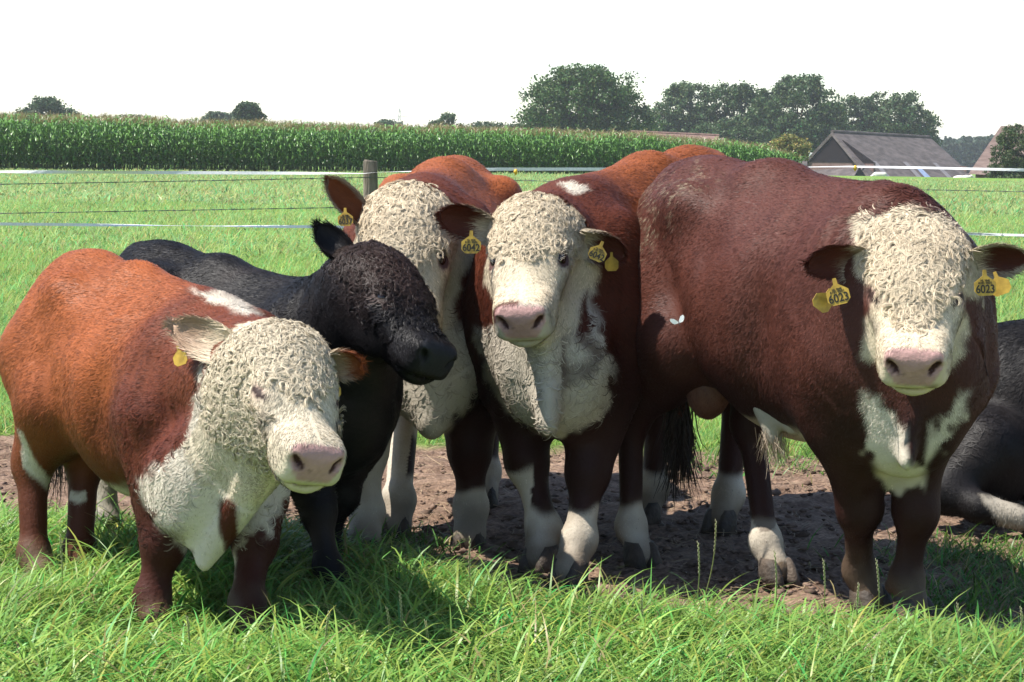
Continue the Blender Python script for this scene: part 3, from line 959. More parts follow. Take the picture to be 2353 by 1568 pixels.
# ================= the big brown bull on the right
def bull_right():
    rng = R_(11)
    c = np.array([.99, 6.74, 0]); th = math.atan2(-.90, .43)
    P = V(2112, 530, 6.10); Nn = V(2101, 798, 5.72)
    b = Body(c, th, 1.04, P, Nn, CAMP - P + UP * 1.0)
    feet = dict(FR=G(1978, 1400), FL=G(2078, 1428), HR=G(1458, 1296), HL=G(1768, 1335))
    root = empty('bull', (c[0], c[1], 0), label='big dark brown bull with a cream curly face and tags reading 6023', cat='bull')
    trunk(b, belly=-.035, wide=.90, brisket=.70, sh=(.18, .10))
    legs(b, feet, .90, arm=.128)
    neck(b, base=(.50, 0, 1.00), r0=.29, r1=.17)
    head(b, wide=1.06, lid=.005)
    b.prims.append(ell(V(2075, 960, 6.16), [.13, .12, .18], k=.08))
    b.prims.append(cone(b.Hd(.22, -.25, 0), V(2085, 1050, 6.02), .045, .045, .05, side=unit([1, 0, 0]), sq=.6))
    b.prims.append(ell(V(2165, 700, 6.38), [.12, .18, .20], k=.12))
    root_e = dict(R=b.Hd(.07, -.10, -.09), L=b.Hd(.07, -.10, .09))
    ears = [dict(root=root_e['R'], tip=V(1858, 590, 5.98), open=np.array([.05, -1, -.25]), W=.078, cup=.55, droop=.06,
                 col=ear_cols(CREAM * .8, REDD * .9, tipc=REDD * .8, fringe=REDD * .9, rootc=CREAM * .8)),
            dict(root=root_e['L'], tip=V(2362, 590, 6.02), open=np.array([.1, -1, -.3]), W=.078, cup=.55, droop=.03,
                 col=ear_cols(CREAM * .85, REDD * .8, fringe=CREAM * .7, rootc=CREAM * .9))]
    def paint(b, v, lc, hc, rng):
        col = np.repeat(BROWN[None], len(v), 0)
        col = mix(col, BROWN * 1.15, sstep(-.1, .5, fbm(v, 2.5, 4, 3)) * .7)
        x, y, z = lc.T
        col = dark_legs_shade(b, v, lc, col)
        # pale scurf on the rump, scuff on the flank
        d = np.linalg.norm(v - V(1530, 490, 7.1), axis=1)
        rim = inpoly_soft(chest_px(v), [(1445, 560), (1450, 480), (1500, 420), (1560, 395), (1620, 385), (1650, 420), (1560, 470), (1530, 540), (1470, 600)], 28, 20) * (z > .8)
        sc = sstep(.15, .5, vnoise(v * np.array([1, 1, 1.8]), 120, 8) + .4 * fbm(v, 12, 18, 2) - .15) * rim
        col = mix(col, [.27, .23, .15], sc * .7)
        d = np.linalg.norm((v - V(1670, 720, 6.7)) * np.array([2, 1, 1]), axis=1)
        col = mix(col, [.15, .10, .09], sstep(.12, .03, d + .08 * fbm(v, 12, 3, 2)) * .5)
        # white chest, brown fold down its middle
        X = v
        q = chest_px(v)
        w = inpoly_soft(q, [(1985, 895), (2040, 935), (2085, 1000), (2130, 985), (2232, 895), (2215, 960), (2135, 1060), (2120, 1125), (2040, 1130), (1990, 1040)], 13, 18) * (x > .3) * (z < .95)
        w = w * (1 - inpoly_soft(q, [(2060, 880), (2135, 900), (2140, 1000), (2128, 1070), (2100, 1075), (2080, 1000)], 9, 14))
        col = mix(col, WHITE * .95, w)
        # belly line
        bw = sstep(.60, .56, z + .03 * fbm(v, 9, 6, 2)) * (np.abs(y) < .24) * (x < .34) * (x > -.22) * (z > .40)
        col = mix(col, WHITE * .9, bw)
        wf = white_face(b, hc, thr=-.10, k=.60, R=.36, side=.150, lowu=-.25)
        col = mix(col, CREAM, wf)
        col = socks(b, v, col, .20, sel=(x < -.1) * (.35 + .65 * (vnoise(v, 9, 4) > -.3)))
        return face_common(b, hc, col, shut=True)
    cz = curl_zone(-.02, .47, .135, -.16, .42)
    finish(b, root, paint, rng, curl_w=cz, ears=ears, nshort=110000, ncurl=15000, coat_len=.012, curl_len=.05,
           wrinkle=1.6, nlong=3500, longw=lambda b, l, h: ((l[:, 0] > .5) & (l[:, 2] > 1.1) & (h[:, 0] < -.05)) * 1.0)
    eye_pair(b, root, wide=1.06, out=-.012)
    hooves(b, root, feet)
    ear_tag(root, V(1916, 640, 5.93), [-.15, -1, .1], down=(.28, 0, -1), size=.068, text='6023')
    ear_tag(root, V(1908, 665, 5.97), [.35, -1, .1], down=(-.75, .1, -1), size=.062, label='plain yellow back plate')
    ear_tag(root, V(2262, 620, 5.95), [.1, -1, .1], down=(.05, 0, -1), size=.066, text='6023')
    ear_tag(root, V(2285, 625, 6.0), [-.3, -1, .1], down=(.45, .1, -1), size=.062, label='plain yellow back plate')
    # scrotum and sheath
    b2 = [ell(V(1628, 890, 7.06), [.080, .085, .115], k=.04), cone(V(1640, 800, 7.06), V(1632, 880, 7.06), .08, .07, .05)]
    vs, fs = mesh_field(b2, .012); vs = adj_smooth(vs, fs, 2)
    vn_, _ = vnormals(vs, fs); vs = vs + vn_ * (fbm(vs, 30, 4, 3) * .004)[:, None]
    child('scrotum', vs, fs, M_SKIN2, root)
    rr = scatter(vs, fs, 5000, rng)
    fur('scrotum_hair', root, rr[0], rr[1], np.repeat([[.1, 0, -1.0]], 5000, 0) + rng.randn(5000, 3) * .3, .012 + .01 * rng.rand(5000), np.full(5000, .0020), np.clip(np.array([[.10, .045, .030]]) * (1 + .3 * rng.randn(5000, 1)), .005, 1), M_COAT, rng, K=3, lift=.3, bend=-.1)
    b2 = [cone(V(1790, 925, 6.62), V(1828, 975, 6.55), .06, .04, .04), cone(V(1762, 930, 6.62), V(1776, 1010, 6.6), .05, .022, .04)]
    vs, fs = mesh_field(b2, .01); vs = adj_smooth(vs, fs, 2)
    sh = child('sheath', vs, fs, M_HIDE, root, col=np.clip(WHITE * .62 * (1 + .25 * fbm(vs, 25, 6, 2))[:, None], 0, 1))
    n = 260; p0 = V(1778, 1000, 6.6) + rng.randn(n, 3) * np.array([.022, .016, .022]); d_ = unit_rows(np.array([.15, 0, -1.0]) + rng.randn(n, 3) * .28)
    pts = np.stack([p0 + d_ * (k / 4) * (.06 + .04 * rng.rand(n, 1)) for k in range(5)], 1)
    Vv, Fq, Cc = ribbons(pts, np.full(n, .0022), unit_rows(np.cross(d_, rng.randn(n, 3))), np.clip(np.array([[.34, .27, .20]]) * (1 + .3 * rng.randn(n, 1)), .01, 1), tipw=.2)
    child('sheath_tuft', Vv, Fq, M_FACE, sh, col=Cc)
    tail(b, root, [b.L(-.80, 0, 1.30), b.L(-.93, 0, 1.18), b.L(-.95, -.02, .95), V(1560, 870, 7.35), V(1565, 960, 7.3)], [.05, .04, .028, .022, .016], [.02, .013, .01], 700, rng, BROWN)
    return root

def chest_px(v):
    d = (v - CAMP) @ CR
    return np.stack([1176.5 + FPX * d[:, 0] / -d[:, 2], 784 - FPX * d[:, 1] / -d[:, 2]], -1)

def inpoly_soft(q, poly, soft=8, wob=6):
    """soft mask of a coat patch outlined where it lies on the hide"""
    q = q + np.stack([vnoise(np.c_[q, q[:, :1] * 0] , .045, 3), vnoise(np.c_[q, q[:, :1] * 0], .045, 4)], -1) * wob
    poly = np.array(poly, float); n = len(poly)
    inside = np.zeros(len(q), bool); dist = np.full(len(q), 1e9)
    for i in range(n):
        a = poly[i]; c = poly[(i + 1) % n]
        cond = (a[1] > q[:, 1]) != (c[1] > q[:, 1])
        xi = (c[0] - a[0]) * (q[:, 1] - a[1]) / (c[1] - a[1] + 1e-9) + a[0]
        inside ^= cond & (q[:, 0] < xi)
        ab = c - a; t = np.clip(((q - a) @ ab) / (ab @ ab), 0, 1)
        dist = np.minimum(dist, np.linalg.norm(q - a - t[:, None] * ab, axis=1))
    return sstep(-soft, soft, np.where(inside, dist, -dist))

M_SKIN2 = noise_mat('bare_skin', (.085, .035, .024), (.15, .070, .05), scale=9, rough=.55, bump=.4, bscale=50, dist=.003)
# ================= small red bull at the left
def bull_left():
    rng = R_(21)
    c = np.array([-1.16, 6.55, 0]); th = math.atan2(-.78, .60)
    P = V(657, 764, 5.74); Nn = V(752, 1018, 5.38)
    b = Body(c, th, .79, P, Nn, [.50, -.80, .55])
    feet = dict(FR=G(345, 1450), FL=G(565, 1470), HR=G(85, 1345), HL=G(190, 1335))
    root = empty('bull', (c[0], c[1], 0), label='small bright red bull with a cream face, leftmost of all and nearest the tall grass', cat='bull', )
    trunk(b, belly=.04, wide=1.06, tilt=.13)
    legs(b, feet, 1.28)
    neck(b, base=(.48, 0, 1.02), r0=.34, r1=.21)
    head(b, wide=1.05, jowl=1.08, mw=1.04, lid=.005)
    b.prims.append(ell(V(470, 1130, 5.95), [.13, .14, .17], k=.10))
    b.prims.append(cone(b.Hd(.20, -.27, 0), V(470, 1290, 5.90), .11, .032, .07, side=unit([.8, .6, 0]), sq=.7))
    b.prims.append(cone(b.Hd(.10, -.27, 0), V(430, 1120, 6.0), .13, .12, .1))
    ears = [dict(root=b.Hd(.06, -.10, -.09), tip=V(398, 738, 5.85), open=[.4, -1, .0], W=.078, cup=.6, droop=.02,
                 col=ear_cols(CREAM * .9, CREAM * .95, tipc=RED * .4 + CREAM * .4)),
            dict(root=b.Hd(.06, -.10, .09), tip=V(828, 828, 5.72), open=[.1, -.9, -.45], W=.062, cup=.6, droop=.04,
                 col=ear_cols(CREAM * .9, CREAM * .6 + RED * .3, tipc=RED * .9))]
    def paint(b, v, lc, hc, rng):
        x, y, z = lc.T; q = chest_px(v)
        col = np.repeat(RED[None], len(v), 0)
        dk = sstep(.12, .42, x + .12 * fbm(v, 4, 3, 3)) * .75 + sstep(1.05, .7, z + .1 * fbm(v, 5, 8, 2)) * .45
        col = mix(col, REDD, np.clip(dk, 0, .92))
        col = dark_legs_shade(b, v, lc, col, .72, .35, .62)
        w = inpoly_soft(q, [(455, 850), (445, 1010), (380, 1060), (310, 1095), (340, 1175), (405, 1235), (470, 1345), (530, 1330), (560, 1220), (620, 1225), (660, 1130), (660, 1000), (560, 880)], 9, 14) * (x > .15) * (y < .35)
        w = w * (1 - inpoly_soft(q, [(500, 1145), (545, 1140), (552, 1240), (530, 1285), (505, 1240)], 6))
        bw = sstep(.53, .48, z + .05 * fbm(v, 9, 6, 2)) * (np.abs(y) < .30) * (x < .30) * (x > -.2) * (z > .36)
        fl = inpoly_soft(q, [(36, 990), (55, 1000), (85, 1070), (140, 1125), (230, 1135), (235, 1160), (130, 1148), (60, 1085)], 5) * (z < .8) * (y < -.12) * (x > -.5)
        cr = inpoly_soft(q, [(450, 668), (505, 668), (588, 712), (572, 730), (520, 708), (468, 690)], 9, 14) * (z > 1.0)
        col = mix(col, WHITE * .92, np.clip(w + bw + fl + cr * .9, 0, 1))
        wf = white_face(b, hc, thr=-.17, k=.58, R=.43, side=.24, lowu=-.5)
        col = mix(col, CREAM * np.array([.97, 1, 1.03]), wf)
        col = socks(b, v, col, .16, sel=(x < 0) * (y > 0) * 1.0)
        return face_common(b, hc, col, shut=True)
    def cw(b, hc, lc):
        z = curl_zone(-.03, .36, .15, -.17)(b, hc, lc)
        a, u, w = hc.T
        ch = sstep(.42, .30, a) * sstep(-.1, .02, a) * (u < -.08) * (u > -.33) * .55 * (1 - np.exp(-(((a - .25) / .05) ** 2 + ((u + .085) / .04) ** 2)))
        ex = 1 - np.exp(-(((a - .262) / .065) ** 2 + ((u + .072) / .055) ** 2) ** 2) * (np.abs(w) > .06)
        return np.clip(np.maximum(z, ch), 0, 1) * ex
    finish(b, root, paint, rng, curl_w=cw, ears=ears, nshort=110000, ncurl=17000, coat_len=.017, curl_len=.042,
           nlong=5000, longw=lambda b, l, h: ((l[:, 0] > .35) & (l[:, 2] < .95) & (l[:, 2] > .35) & (h[:, 0] < .2)) * 1.0)
    eye_pair(b, root, wide=1.05, out=-.012)
    hooves(b, root, feet)
    ear_tag(root, V(408, 795, 5.83), [-.5, -.9, .1], down=(.4, 0, -1), size=.05)
    ear_tag(root, V(770, 872, 5.80), [.8, -.6, .1], down=(-.1, 0, -1), size=.045)
    tail(b, root, [b.L(-.80, 0, 1.30), b.L(-.93, 0, 1.15), b.L(-.95, 0, .9), b.L(-.93, 0, .6)], [.045, .035, .02, .015], [.02, .013, .01], 300, rng, RED)
    return root

# ================= black one behind it
def bull_black():
    rng = R_(31)
    c = np.array([-.93, 7.12, 0]); th = math.atan2(-.66, .75)
    P = V(884, 580, 6.64); Nn = V(1040, 784, 6.33)
    b = Body(c, th, .80, P, Nn, [.75, -.55, .5])
    feet = dict(FR=G(762, 1375), FL=G(742, 1310), HR=G(258, 1265), HL=G(375, 1235))
    root = empty('bull', (c[0], c[1], 0), label='standing black bull with a curly black forelock, behind the small red bull', cat='bull')
    trunk(b, belly=.02, wide=1.0, tilt=.12, sag=.05)
    legs(b, feet, 1.05)
    neck(b, base=(.48, 0, 1.05), r0=.30, r1=.18, crest=.11)
    head(b, wide=1.08, jowl=1.16, mw=1.10, lid=.016)
    b.prims.append(cone(b.Hd(.06, -.25, 0), b.L(.66, 0, .74), .08, .12, .08, side=b.l, sq=.8))
    ears = [dict(root=V(822, 622, 6.62), tip=V(733, 522, 6.66), open=[.5, -1, .2], W=.062, cup=.75, droop=-.02, col=ear_cols(BLACK, BLACK * 1.5)),
            dict(root=b.Hd(.06, -.10, .10), tip=b.Hd(.02, -.14, .30), open=[.3, -.4, -.6], W=.05, cup=.6, droop=.04, col=ear_cols(BLACK, BLACK))]
    def paint(b, v, lc, hc, rng):
        x, y, z = lc.T
        col = np.repeat(BLACK[None], len(v), 0)
        col = mix(col, np.array([.030, .020, .017]), sstep(0, .5, fbm(v, 5, 3, 2)) * .6)
        f = sstep(.3, .1, np.linalg.norm(hc - np.array([.1, -.02, 0]), axis=1))
        col = mix(col, np.array([.035, .02, .016]), f * .8)
        w = sstep(.5, .42, z) * (x < -.2)
        col = mix(col, WHITE * .6, w * sstep(.12, .2, z))
        return face_common(b, hc, col, pink=False, shut=True)
    def cw(b, hc, lc):
        return curl_zone(-.04, .50, .16, -.20, .18)(b, hc, lc)
    finish(b, root, paint, rng, curl_w=cw, ears=ears, nshort=90000, ncurl=20000, coat_len=.017, curl_len=.036, lockc=1,
           nlong=20000, longw=lambda b, l, h: ((l[:, 0] > .4) & (h[:, 0] < .35)) * 1.0 + 1.5 * (h[:, 0] > .30) * (np.abs(h[:, 2]) < .1) * (h[:, 0] < .45))
    eye_pair(b, root, wide=1.08, out=0.0, r=.024)
    hooves(b, root, feet)
    tail(b, root, [b.L(-.80, 0, 1.32), b.L(-.93, 0, 1.2), b.L(-.96, 0, .9), b.L(-.93, 0, .6)], [.05, .04, .02, .015], [.012, .011, .011], 300, rng, BLACK)
    return root

# ================= red one behind the black one
def bull_rear():
    rng = R_(41)
    c = np.array([-.31, 8.08, 0]); th = math.atan2(-1, -.09)
    P = V(928, 446, 7.2); Nn = V(930, 760, 6.86)
    b = Body(c, th, 1.03, P, Nn, CAMP - P + UP * 1.3 + np.array([-.7, 0, 0]), hs=1.02)
    feet = dict(FR=G(842, 1262), FL=G(1082, 1250), HR=G(912, 1232), HL=G(1112, 1160))
    root = empty('bull', (c[0], c[1], 0), label='red bull with a woolly cream head, its muzzle hidden behind the standing black bull', cat='bull')
    trunk(b, wide=.92)
    legs(b, feet, 1.12)
    neck(b, base=(.50, 0, 1.04), r0=.30, r1=.19)
    head(b, wide=1.04)
    b.prims.append(ell(V(1000, 850, 7.35), [.17, .15, .22], k=.12))
    b.prims.append(cone(V(975, 800, 7.36), V(992, 965, 7.26), .11, .07, .09, side=np.array([1., 0, 0]), sq=.7))
    ears = [dict(root=b.Hd(.07, -.10, -.12), tip=V(757, 416, 7.2), open=[.55, -.9, -.1], W=.062, cup=.7, droop=-.02, col=ear_cols(REDD, RED * .6, fringe=CREAM * .6)),
            dict(root=b.Hd(.07, -.10, .12), tip=V(1120, 500, 7.3), open=[.2, -.9, -.5], W=.055, cup=.6, droop=.05, col=ear_cols(REDD, REDD))]
    def paint(b, v, lc, hc, rng):
        x, y, z = lc.T; q = chest_px(v)
        col = np.repeat((RED * .92)[None], len(v), 0)
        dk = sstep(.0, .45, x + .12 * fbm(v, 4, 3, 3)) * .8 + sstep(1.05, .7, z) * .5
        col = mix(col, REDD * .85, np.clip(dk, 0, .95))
        col = dark_legs_shade(b, v, lc, col)
        w = inpoly_soft(q, [(800, 780), (1060, 740), (1110, 840), (1130, 900), (1090, 910), (1045, 960), (1010, 1020), (960, 1010), (930, 960), (900, 1300), (800, 1300)], 10, 14) * (x > .2)
        leg1 = (y < -.05) * (x > .1) * (z < .85)
        col = mix(col, WHITE * .80, np.clip(w + leg1, 0, 1))
        wf = white_face(b, hc, thr=-.09, k=.5, R=.33)
        col = mix(col, CREAM, wf)
        col = socks(b, v, col, .20, c=WHITE * .8)
        return face_common(b, hc, col)
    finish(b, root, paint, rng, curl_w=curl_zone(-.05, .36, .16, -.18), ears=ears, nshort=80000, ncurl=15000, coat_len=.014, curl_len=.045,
           nlong=1500, longw=lambda b, l, h: ((l[:, 0] > .45) & (l[:, 2] < .9) & (l[:, 2] > .5)) * 1.0)
    eye_pair(b, root, wide=1.04)
    hooves(b, root, feet)
    ear_tag(root, V(793, 478, 7.12), [-.1, -1, .1], down=(.05, 0, -1), size=.055, text='6037')
    tail(b, root, [b.L(-.80, 0, 1.32), b.L(-.93, 0, 1.2), b.L(-.96, 0, .9), b.L(-.93, 0, .6)], [.05, .04, .02, .015], [.02, .013, .01], 200, rng, RED)
    return root

# ================= the one in the middle looking at us
def bull_middle():
    rng = R_(51)
    c = np.array([.42, 7.72, 0]); th = math.atan2(-.88, -.47)
    P = V(1224, 466, 6.90); Nn = V(1187, 700, 6.52)
    b = Body(c, th, 1.07, P, Nn, [-.22, -1, .75])
    feet = dict(FR=G(1255, 1305), FL=G(1322, 1338), HR=G(1492, 1200), HL=G(1665, 1218))
    root = empty('bull', (c[0], c[1], 0), label='red bull in the middle staring ahead with open eyes, tags reading 6042', cat='bull')
    trunk(b, wide=.88, tilt=.14)
    legs(b, feet, 1.02)
    neck(b, base=(.50, 0, 1.04), r0=.30, r1=.19)
    head(b, wide=1.04)
    b.prims.append(ell(V(1275, 850, 6.95), [.20, .15, .24], k=.12))
    b.prims.append(cone(V(1255, 790, 6.86), V(1258, 965, 6.78), .09, .065, .07, side=np.array([1., 0, 0]), sq=.6))
    ears = [dict(root=b.Hd(.07, -.10, -.10), tip=V(1013, 487, 6.86), open=[.15, -1, -.35], W=.076, cup=.65, droop=.02, col=ear_cols(CREAM * .8, REDD * .9, tipc=REDD, rootc=CREAM * .8)),
            dict(root=b.Hd(.07, -.10, .10), tip=V(1436, 585, 6.9), open=[-.1, -1, -.45], W=.076, cup=.65, droop=.03, col=ear_cols(CREAM * .75, REDD * .9, tipc=REDD, rootc=CREAM * .8))]
    def paint(b, v, lc, hc, rng):
        x, y, z = lc.T; q = chest_px(v)
        col = np.repeat((RED * .85)[None], len(v), 0)
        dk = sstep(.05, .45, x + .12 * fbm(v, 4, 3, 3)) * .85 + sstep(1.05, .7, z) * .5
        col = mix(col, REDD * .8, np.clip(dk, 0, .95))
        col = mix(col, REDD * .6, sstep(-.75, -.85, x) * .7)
        col = dark_legs_shade(b, v, lc, col)
        w = inpoly_soft(q, [(1090, 760), (1325, 640), (1355, 655), (1380, 760), (1408, 860), (1395, 950), (1330, 990), (1260, 1010), (1225, 985), (1180, 960), (1130, 890)], 10, 14) * (x > .2)
        w = w * (1 - inpoly_soft(q, [(1335, 690), (1350, 660), (1352, 760), (1325, 775)], 5))
        w = w * (1 - .75 * sstep(.12, .4, fbm(v, 5, 55, 3)) * (q[:, 0] > 1290)) * .96
        cr = inpoly_soft(q, [(1285, 424), (1345, 421), (1357, 438), (1325, 446)], 5) * (z > 1.1)
        col = mix(col, WHITE * .80, np.clip(w + cr, 0, 1))
        wf = white_face(b, hc, thr=-.09, k=.5, R=.31)
        col = mix(col, CREAM, wf)
        col = socks(b, v, col, .20 , c=WHITE * .85)
        col = socks(b, v, col, .33, c=WHITE * .85, sel=(y < 0) * (x > 0) * 1.0)
        return face_common(b, hc, col)
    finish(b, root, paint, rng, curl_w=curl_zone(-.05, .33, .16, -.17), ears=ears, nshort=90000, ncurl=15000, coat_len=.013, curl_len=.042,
           nlong=2500, longw=lambda b, l, h: ((l[:, 0] > .45) & (l[:, 2] < .9) & (l[:, 2] > .5)) * 1.0)
    eye_pair(b, root, wide=1.04)
    lashes(b, root, rng)
    hooves(b, root, feet)
    ear_tag(root, V(1083, 530, 6.74), [.05, -1, .1], down=(0, 0, -1), size=.066, text='6042')
    ear_tag(root, V(1385, 555, 6.80), [.1, -1, .1], down=(-.42, 0, -1), size=.060, text='6042')
    ear_tag(root, V(1405, 580, 6.9), [.6, -1, .1], down=(0, 0, -1), size=.055, label='plain yellow back plate')
    tail(b, root, [b.L(-.80, 0, 1.34), b.L(-.93, 0, 1.25), b.L(-.97, 0, .9), b.L(-.95, 0, .6)], [.07, .05, .025, .015], [.09, .02, .012], 200, rng, REDD)
    return root

# ================= black animal lying at the right edge
def bull_lying():
    rng = R_(61)
    c = V(2420, 1000, 8.3); c[2] = 0; th = math.atan2(.05, 1)
    P = c + np.array([1.25, .0, 1.05]); Nn = P + np.array([.42, -.1, -.22])
    b = Body(c, th, .9, P, Nn, [.4, 0, 1])
    root = empty('bull', (c[0], c[1], 0), label='black bull lying on the bare earth at the right edge', cat='bull')
    A = lambda p, r, k=.1: b.prims.append(ell(p, r, k=k))
    A(V(2300, 945, 8.4), [.25, .30, .31]); A(c + [.1, .15, .42], [.5, .42, .40]); A(c + [.6, .1, .48], [.38, .34, .42])
    b.prims.append(cone(c + np.array([-.3, .1, .68]), c + np.array([.6, .1, .74]), .09, .1, .12))
    A(V(2265, 1060, 8.12), [.20, .14, .21], .08)
    b.prims += [cone(V(2260, 1030, 8.05), V(2172, 1128, 7.95), .14, .085, .08), cone(V(2175, 1135, 7.95), V(2250, 1165, 7.85), .075, .055, .05),
                cone(V(2250, 1168, 7.85), V(2345, 1190, 7.8), .055, .05, .04),
                cone(c + np.array([.85, 0, .6]), P, .26, .15, .12), cone(c + np.array([.7, -.25, .3]), c + np.array([.95, -.45, .1]), .11, .07, .08),
                cone(c + np.array([.95, -.45, .1]), c + np.array([.6, -.5, .06]), .06, .05, .05)]
    head(b)
    ears = [dict(root=b.Hd(.06, -.10, w * .11), tip=b.Hd(.04, -.12, w * .3), open=[.5, -.5, -.3], W=.05, col=ear_cols(BLACK, BLACK)) for w in (-1, 1)]
    def paint(b, v, lc, hc, rng):
        col = np.repeat(BLACK[None], len(v), 0)
        col = mix(col, np.array([.014, .011, .010]), sstep(0, .5, fbm(v, 5, 3, 2)) * .6)
        q = chest_px(v)
        w = inpoly_soft(q, [(2255, 1140), (2300, 1145), (2360, 1170), (2360, 1230), (2300, 1215), (2280, 1180)], 6) * (v[:, 2] < .3)
        return face_common(b, hc, mix(col, WHITE * .5, w), pink=False)
    finish(b, root, paint, rng, curl_w=None, ears=ears, nshort=50000, ncurl=0, coat_len=.02, nlong=14000, muscle=.8,
           longw=lambda b, l, h: (l[:, 2] > .3) * 1.0)
    F = dict(HR=V(2360, 1200, 7.78))
    F['HR'][2] = 0
    hooves(b, root, F)
    return root
# ------------------------------------------------------------------ ground
def ground_z(x, y):
    """flat pasture, falling away gently beyond the maize"""
    x = np.asarray(x, float); y = np.asarray(y, float)
    d = np.clip(y - 112, 0, None)
    z = -4.0 * sstep(0, 230, d) + .012 * vnoise(np.stack([x, y, 0 * x], -1).reshape(-1, 3), .35, 3).reshape(x.shape)
    return z

def mud_edge(x):
    """nearest depth of the bare earth as a function of x"""
    xs = [-2.2, -1.1, -.8, -.35, .15, .55, 1.05, 1.3, 1.7, 2.4]
    ys = [7.75, 7.6, 7.55, 7.02, 6.50, 6.38, 6.22, 6.06, 5.90, 5.9]
    return np.interp(x, xs, ys)

def trampled(P):
    f = np.ones(len(P))
    for x, y in ((-1.11, 6.12), (-.80, 6.03), (-.60, 6.6), (-1.6, 6.75), (.1, 7.0), (.2, 6.85), (.45, 7.1), (.9, 6.95)):
        f *= 1 - .55 * np.exp(-((P[:, 0] - x) / .20) ** 2 - ((P[:, 1] - y + .22) / .34) ** 2)
    return f

def mud_mask(P):
    x, y = P[:, 0], P[:, 1]
    e = mud_edge(x) + fbm(np.c_[P[:, :2], 0 * x], 2.2, 5, 3) * .32
    f = 9.75 + fbm(np.c_[P[:, :2], 0 * x], 1.3, 7, 3) * .5
    return sstep(-.10, .12, y - e) * sstep(.12, -.12, y - f)

# one sheet from the camera to the horizon, finer near the animals
def make_ground():
    ys = np.concatenate([np.linspace(2, 10.6, 260), np.geomspace(10.7, 130, 90), np.linspace(134, 420, 50), np.geomspace(440, 4500, 16)])
    rows = []; nx = 300
    t = np.linspace(-1, 1, nx)
    X = np.outer(3.2 + ys * .42, t); Y = np.repeat(ys[:, None], nx, 1)
    Z = ground_z(X, Y)
    P = np.stack([X, Y, 0 * Z], -1).reshape(-1, 3)
    m = mud_mask(P) * (P[:, 1] < 11)
    clod = fbm(P, 9, 12, 4); clod2 = 1 - np.abs(fbm(P, 22, 14, 3)) * 2
    Z = Z.reshape(-1) + m * (clod * .030 + clod2 * .012 - .012)
    P[:, 2] = Z
    i = np.arange(len(ys) - 1)[:, None] * nx; j = np.arange(nx - 1)[None, :]
    q = i + j; F = np.stack([q, q + 1, q + nx + 1, q + nx], -1).reshape(-1, 4)
    col = np.zeros((len(P), 3)); col[:, 0] = m
    m_, nt, b = mat_new('ground')
    at = N(nt, 'ShaderNodeAttribute'); at.attribute_name = 'Col'
    tc = N(nt, 'ShaderNodeTexCoord')
    sp = N(nt, 'ShaderNodeSeparateColor'); nt.links.new(at.outputs['Color'], sp.inputs[0])
    def ramp(scale, a, bb, det=8, pos=(.3, .7)):
        n = N(nt, 'ShaderNodeTexNoise'); n.inputs['Scale'].default_value = scale; n.inputs['Detail'].default_value = det
        nt.links.new(tc.outputs['Object'], n.inputs['Vector'])
        r = N(nt, 'ShaderNodeValToRGB'); r.color_ramp.elements[0].color = (*a, 1); r.color_ramp.elements[1].color = (*bb, 1)
        r.color_ramp.elements[0].position = pos[0]; r.color_ramp.elements[1].position = pos[1]
        nt.links.new(n.outputs[0], r.inputs[0]); return r.outputs[0], n.outputs[0]
    mud, _ = ramp(7, (.155, .10, .072), (.34, .24, .175), 12)
    mud2, _ = ramp(60, (.45, .42, .40), (1.15, 1.1, 1.05), 6)
    mm = N(nt, 'ShaderNodeMix'); mm.data_type = 'RGBA'; mm.blend_type = 'MULTIPLY'; mm.inputs[0].default_value = 1
    nt.links.new(mud, mm.inputs[6]); nt.links.new(mud2, mm.inputs[7])
    gr, _ = ramp(.22, (.10, .18, .032), (.15, .24, .05), 10)
    gr2, _ = ramp(5, (.7, .72, .7), (1.25, 1.22, 1.1), 10)
    mg = N(nt, 'ShaderNodeMix'); mg.data_type = 'RGBA'; mg.blend_type = 'MULTIPLY'; mg.inputs[0].default_value = 1
    nt.links.new(gr, mg.inputs[6]); nt.links.new(gr2, mg.inputs[7])
    mx = N(nt, 'ShaderNodeMix'); mx.data_type = 'RGBA'
    nt.links.new(sp.outputs[0], mx.inputs[0]); nt.links.new(mg.outputs[2], mx.inputs[6]); nt.links.new(mm.outputs[2], mx.inputs[7])
    nt.links.new(mx.outputs[2], b.inputs['Base Color'])
    b.inputs['Roughness'].default_value = .95; b.inputs['Specular IOR Level'].default_value = .15
    n2 = N(nt, 'ShaderNodeTexNoise'); n2.inputs['Scale'].default_value = 35; n2.inputs['Detail'].default_value = 10; n2.inputs['Roughness'].default_value = .7
    nt.links.new(tc.outputs['Object'], n2.inputs['Vector'])
    bp = N(nt, 'ShaderNodeBump'); bp.inputs['Strength'].default_value = .9; bp.inputs['Distance'].default_value = .03
    nt.links.new(n2.outputs[0], bp.inputs['Height']); nt.links.new(bp.outputs[0], b.inputs['Normal'])
    tag(new_mesh('ground', P, F, m_, col=col), kind='structure')

M_GRASS = attr_mat('grass_blade', rough=.42, spec=.35, trans=.42)
M_STRAW = attr_mat('straw', rough=.7, spec=.2)

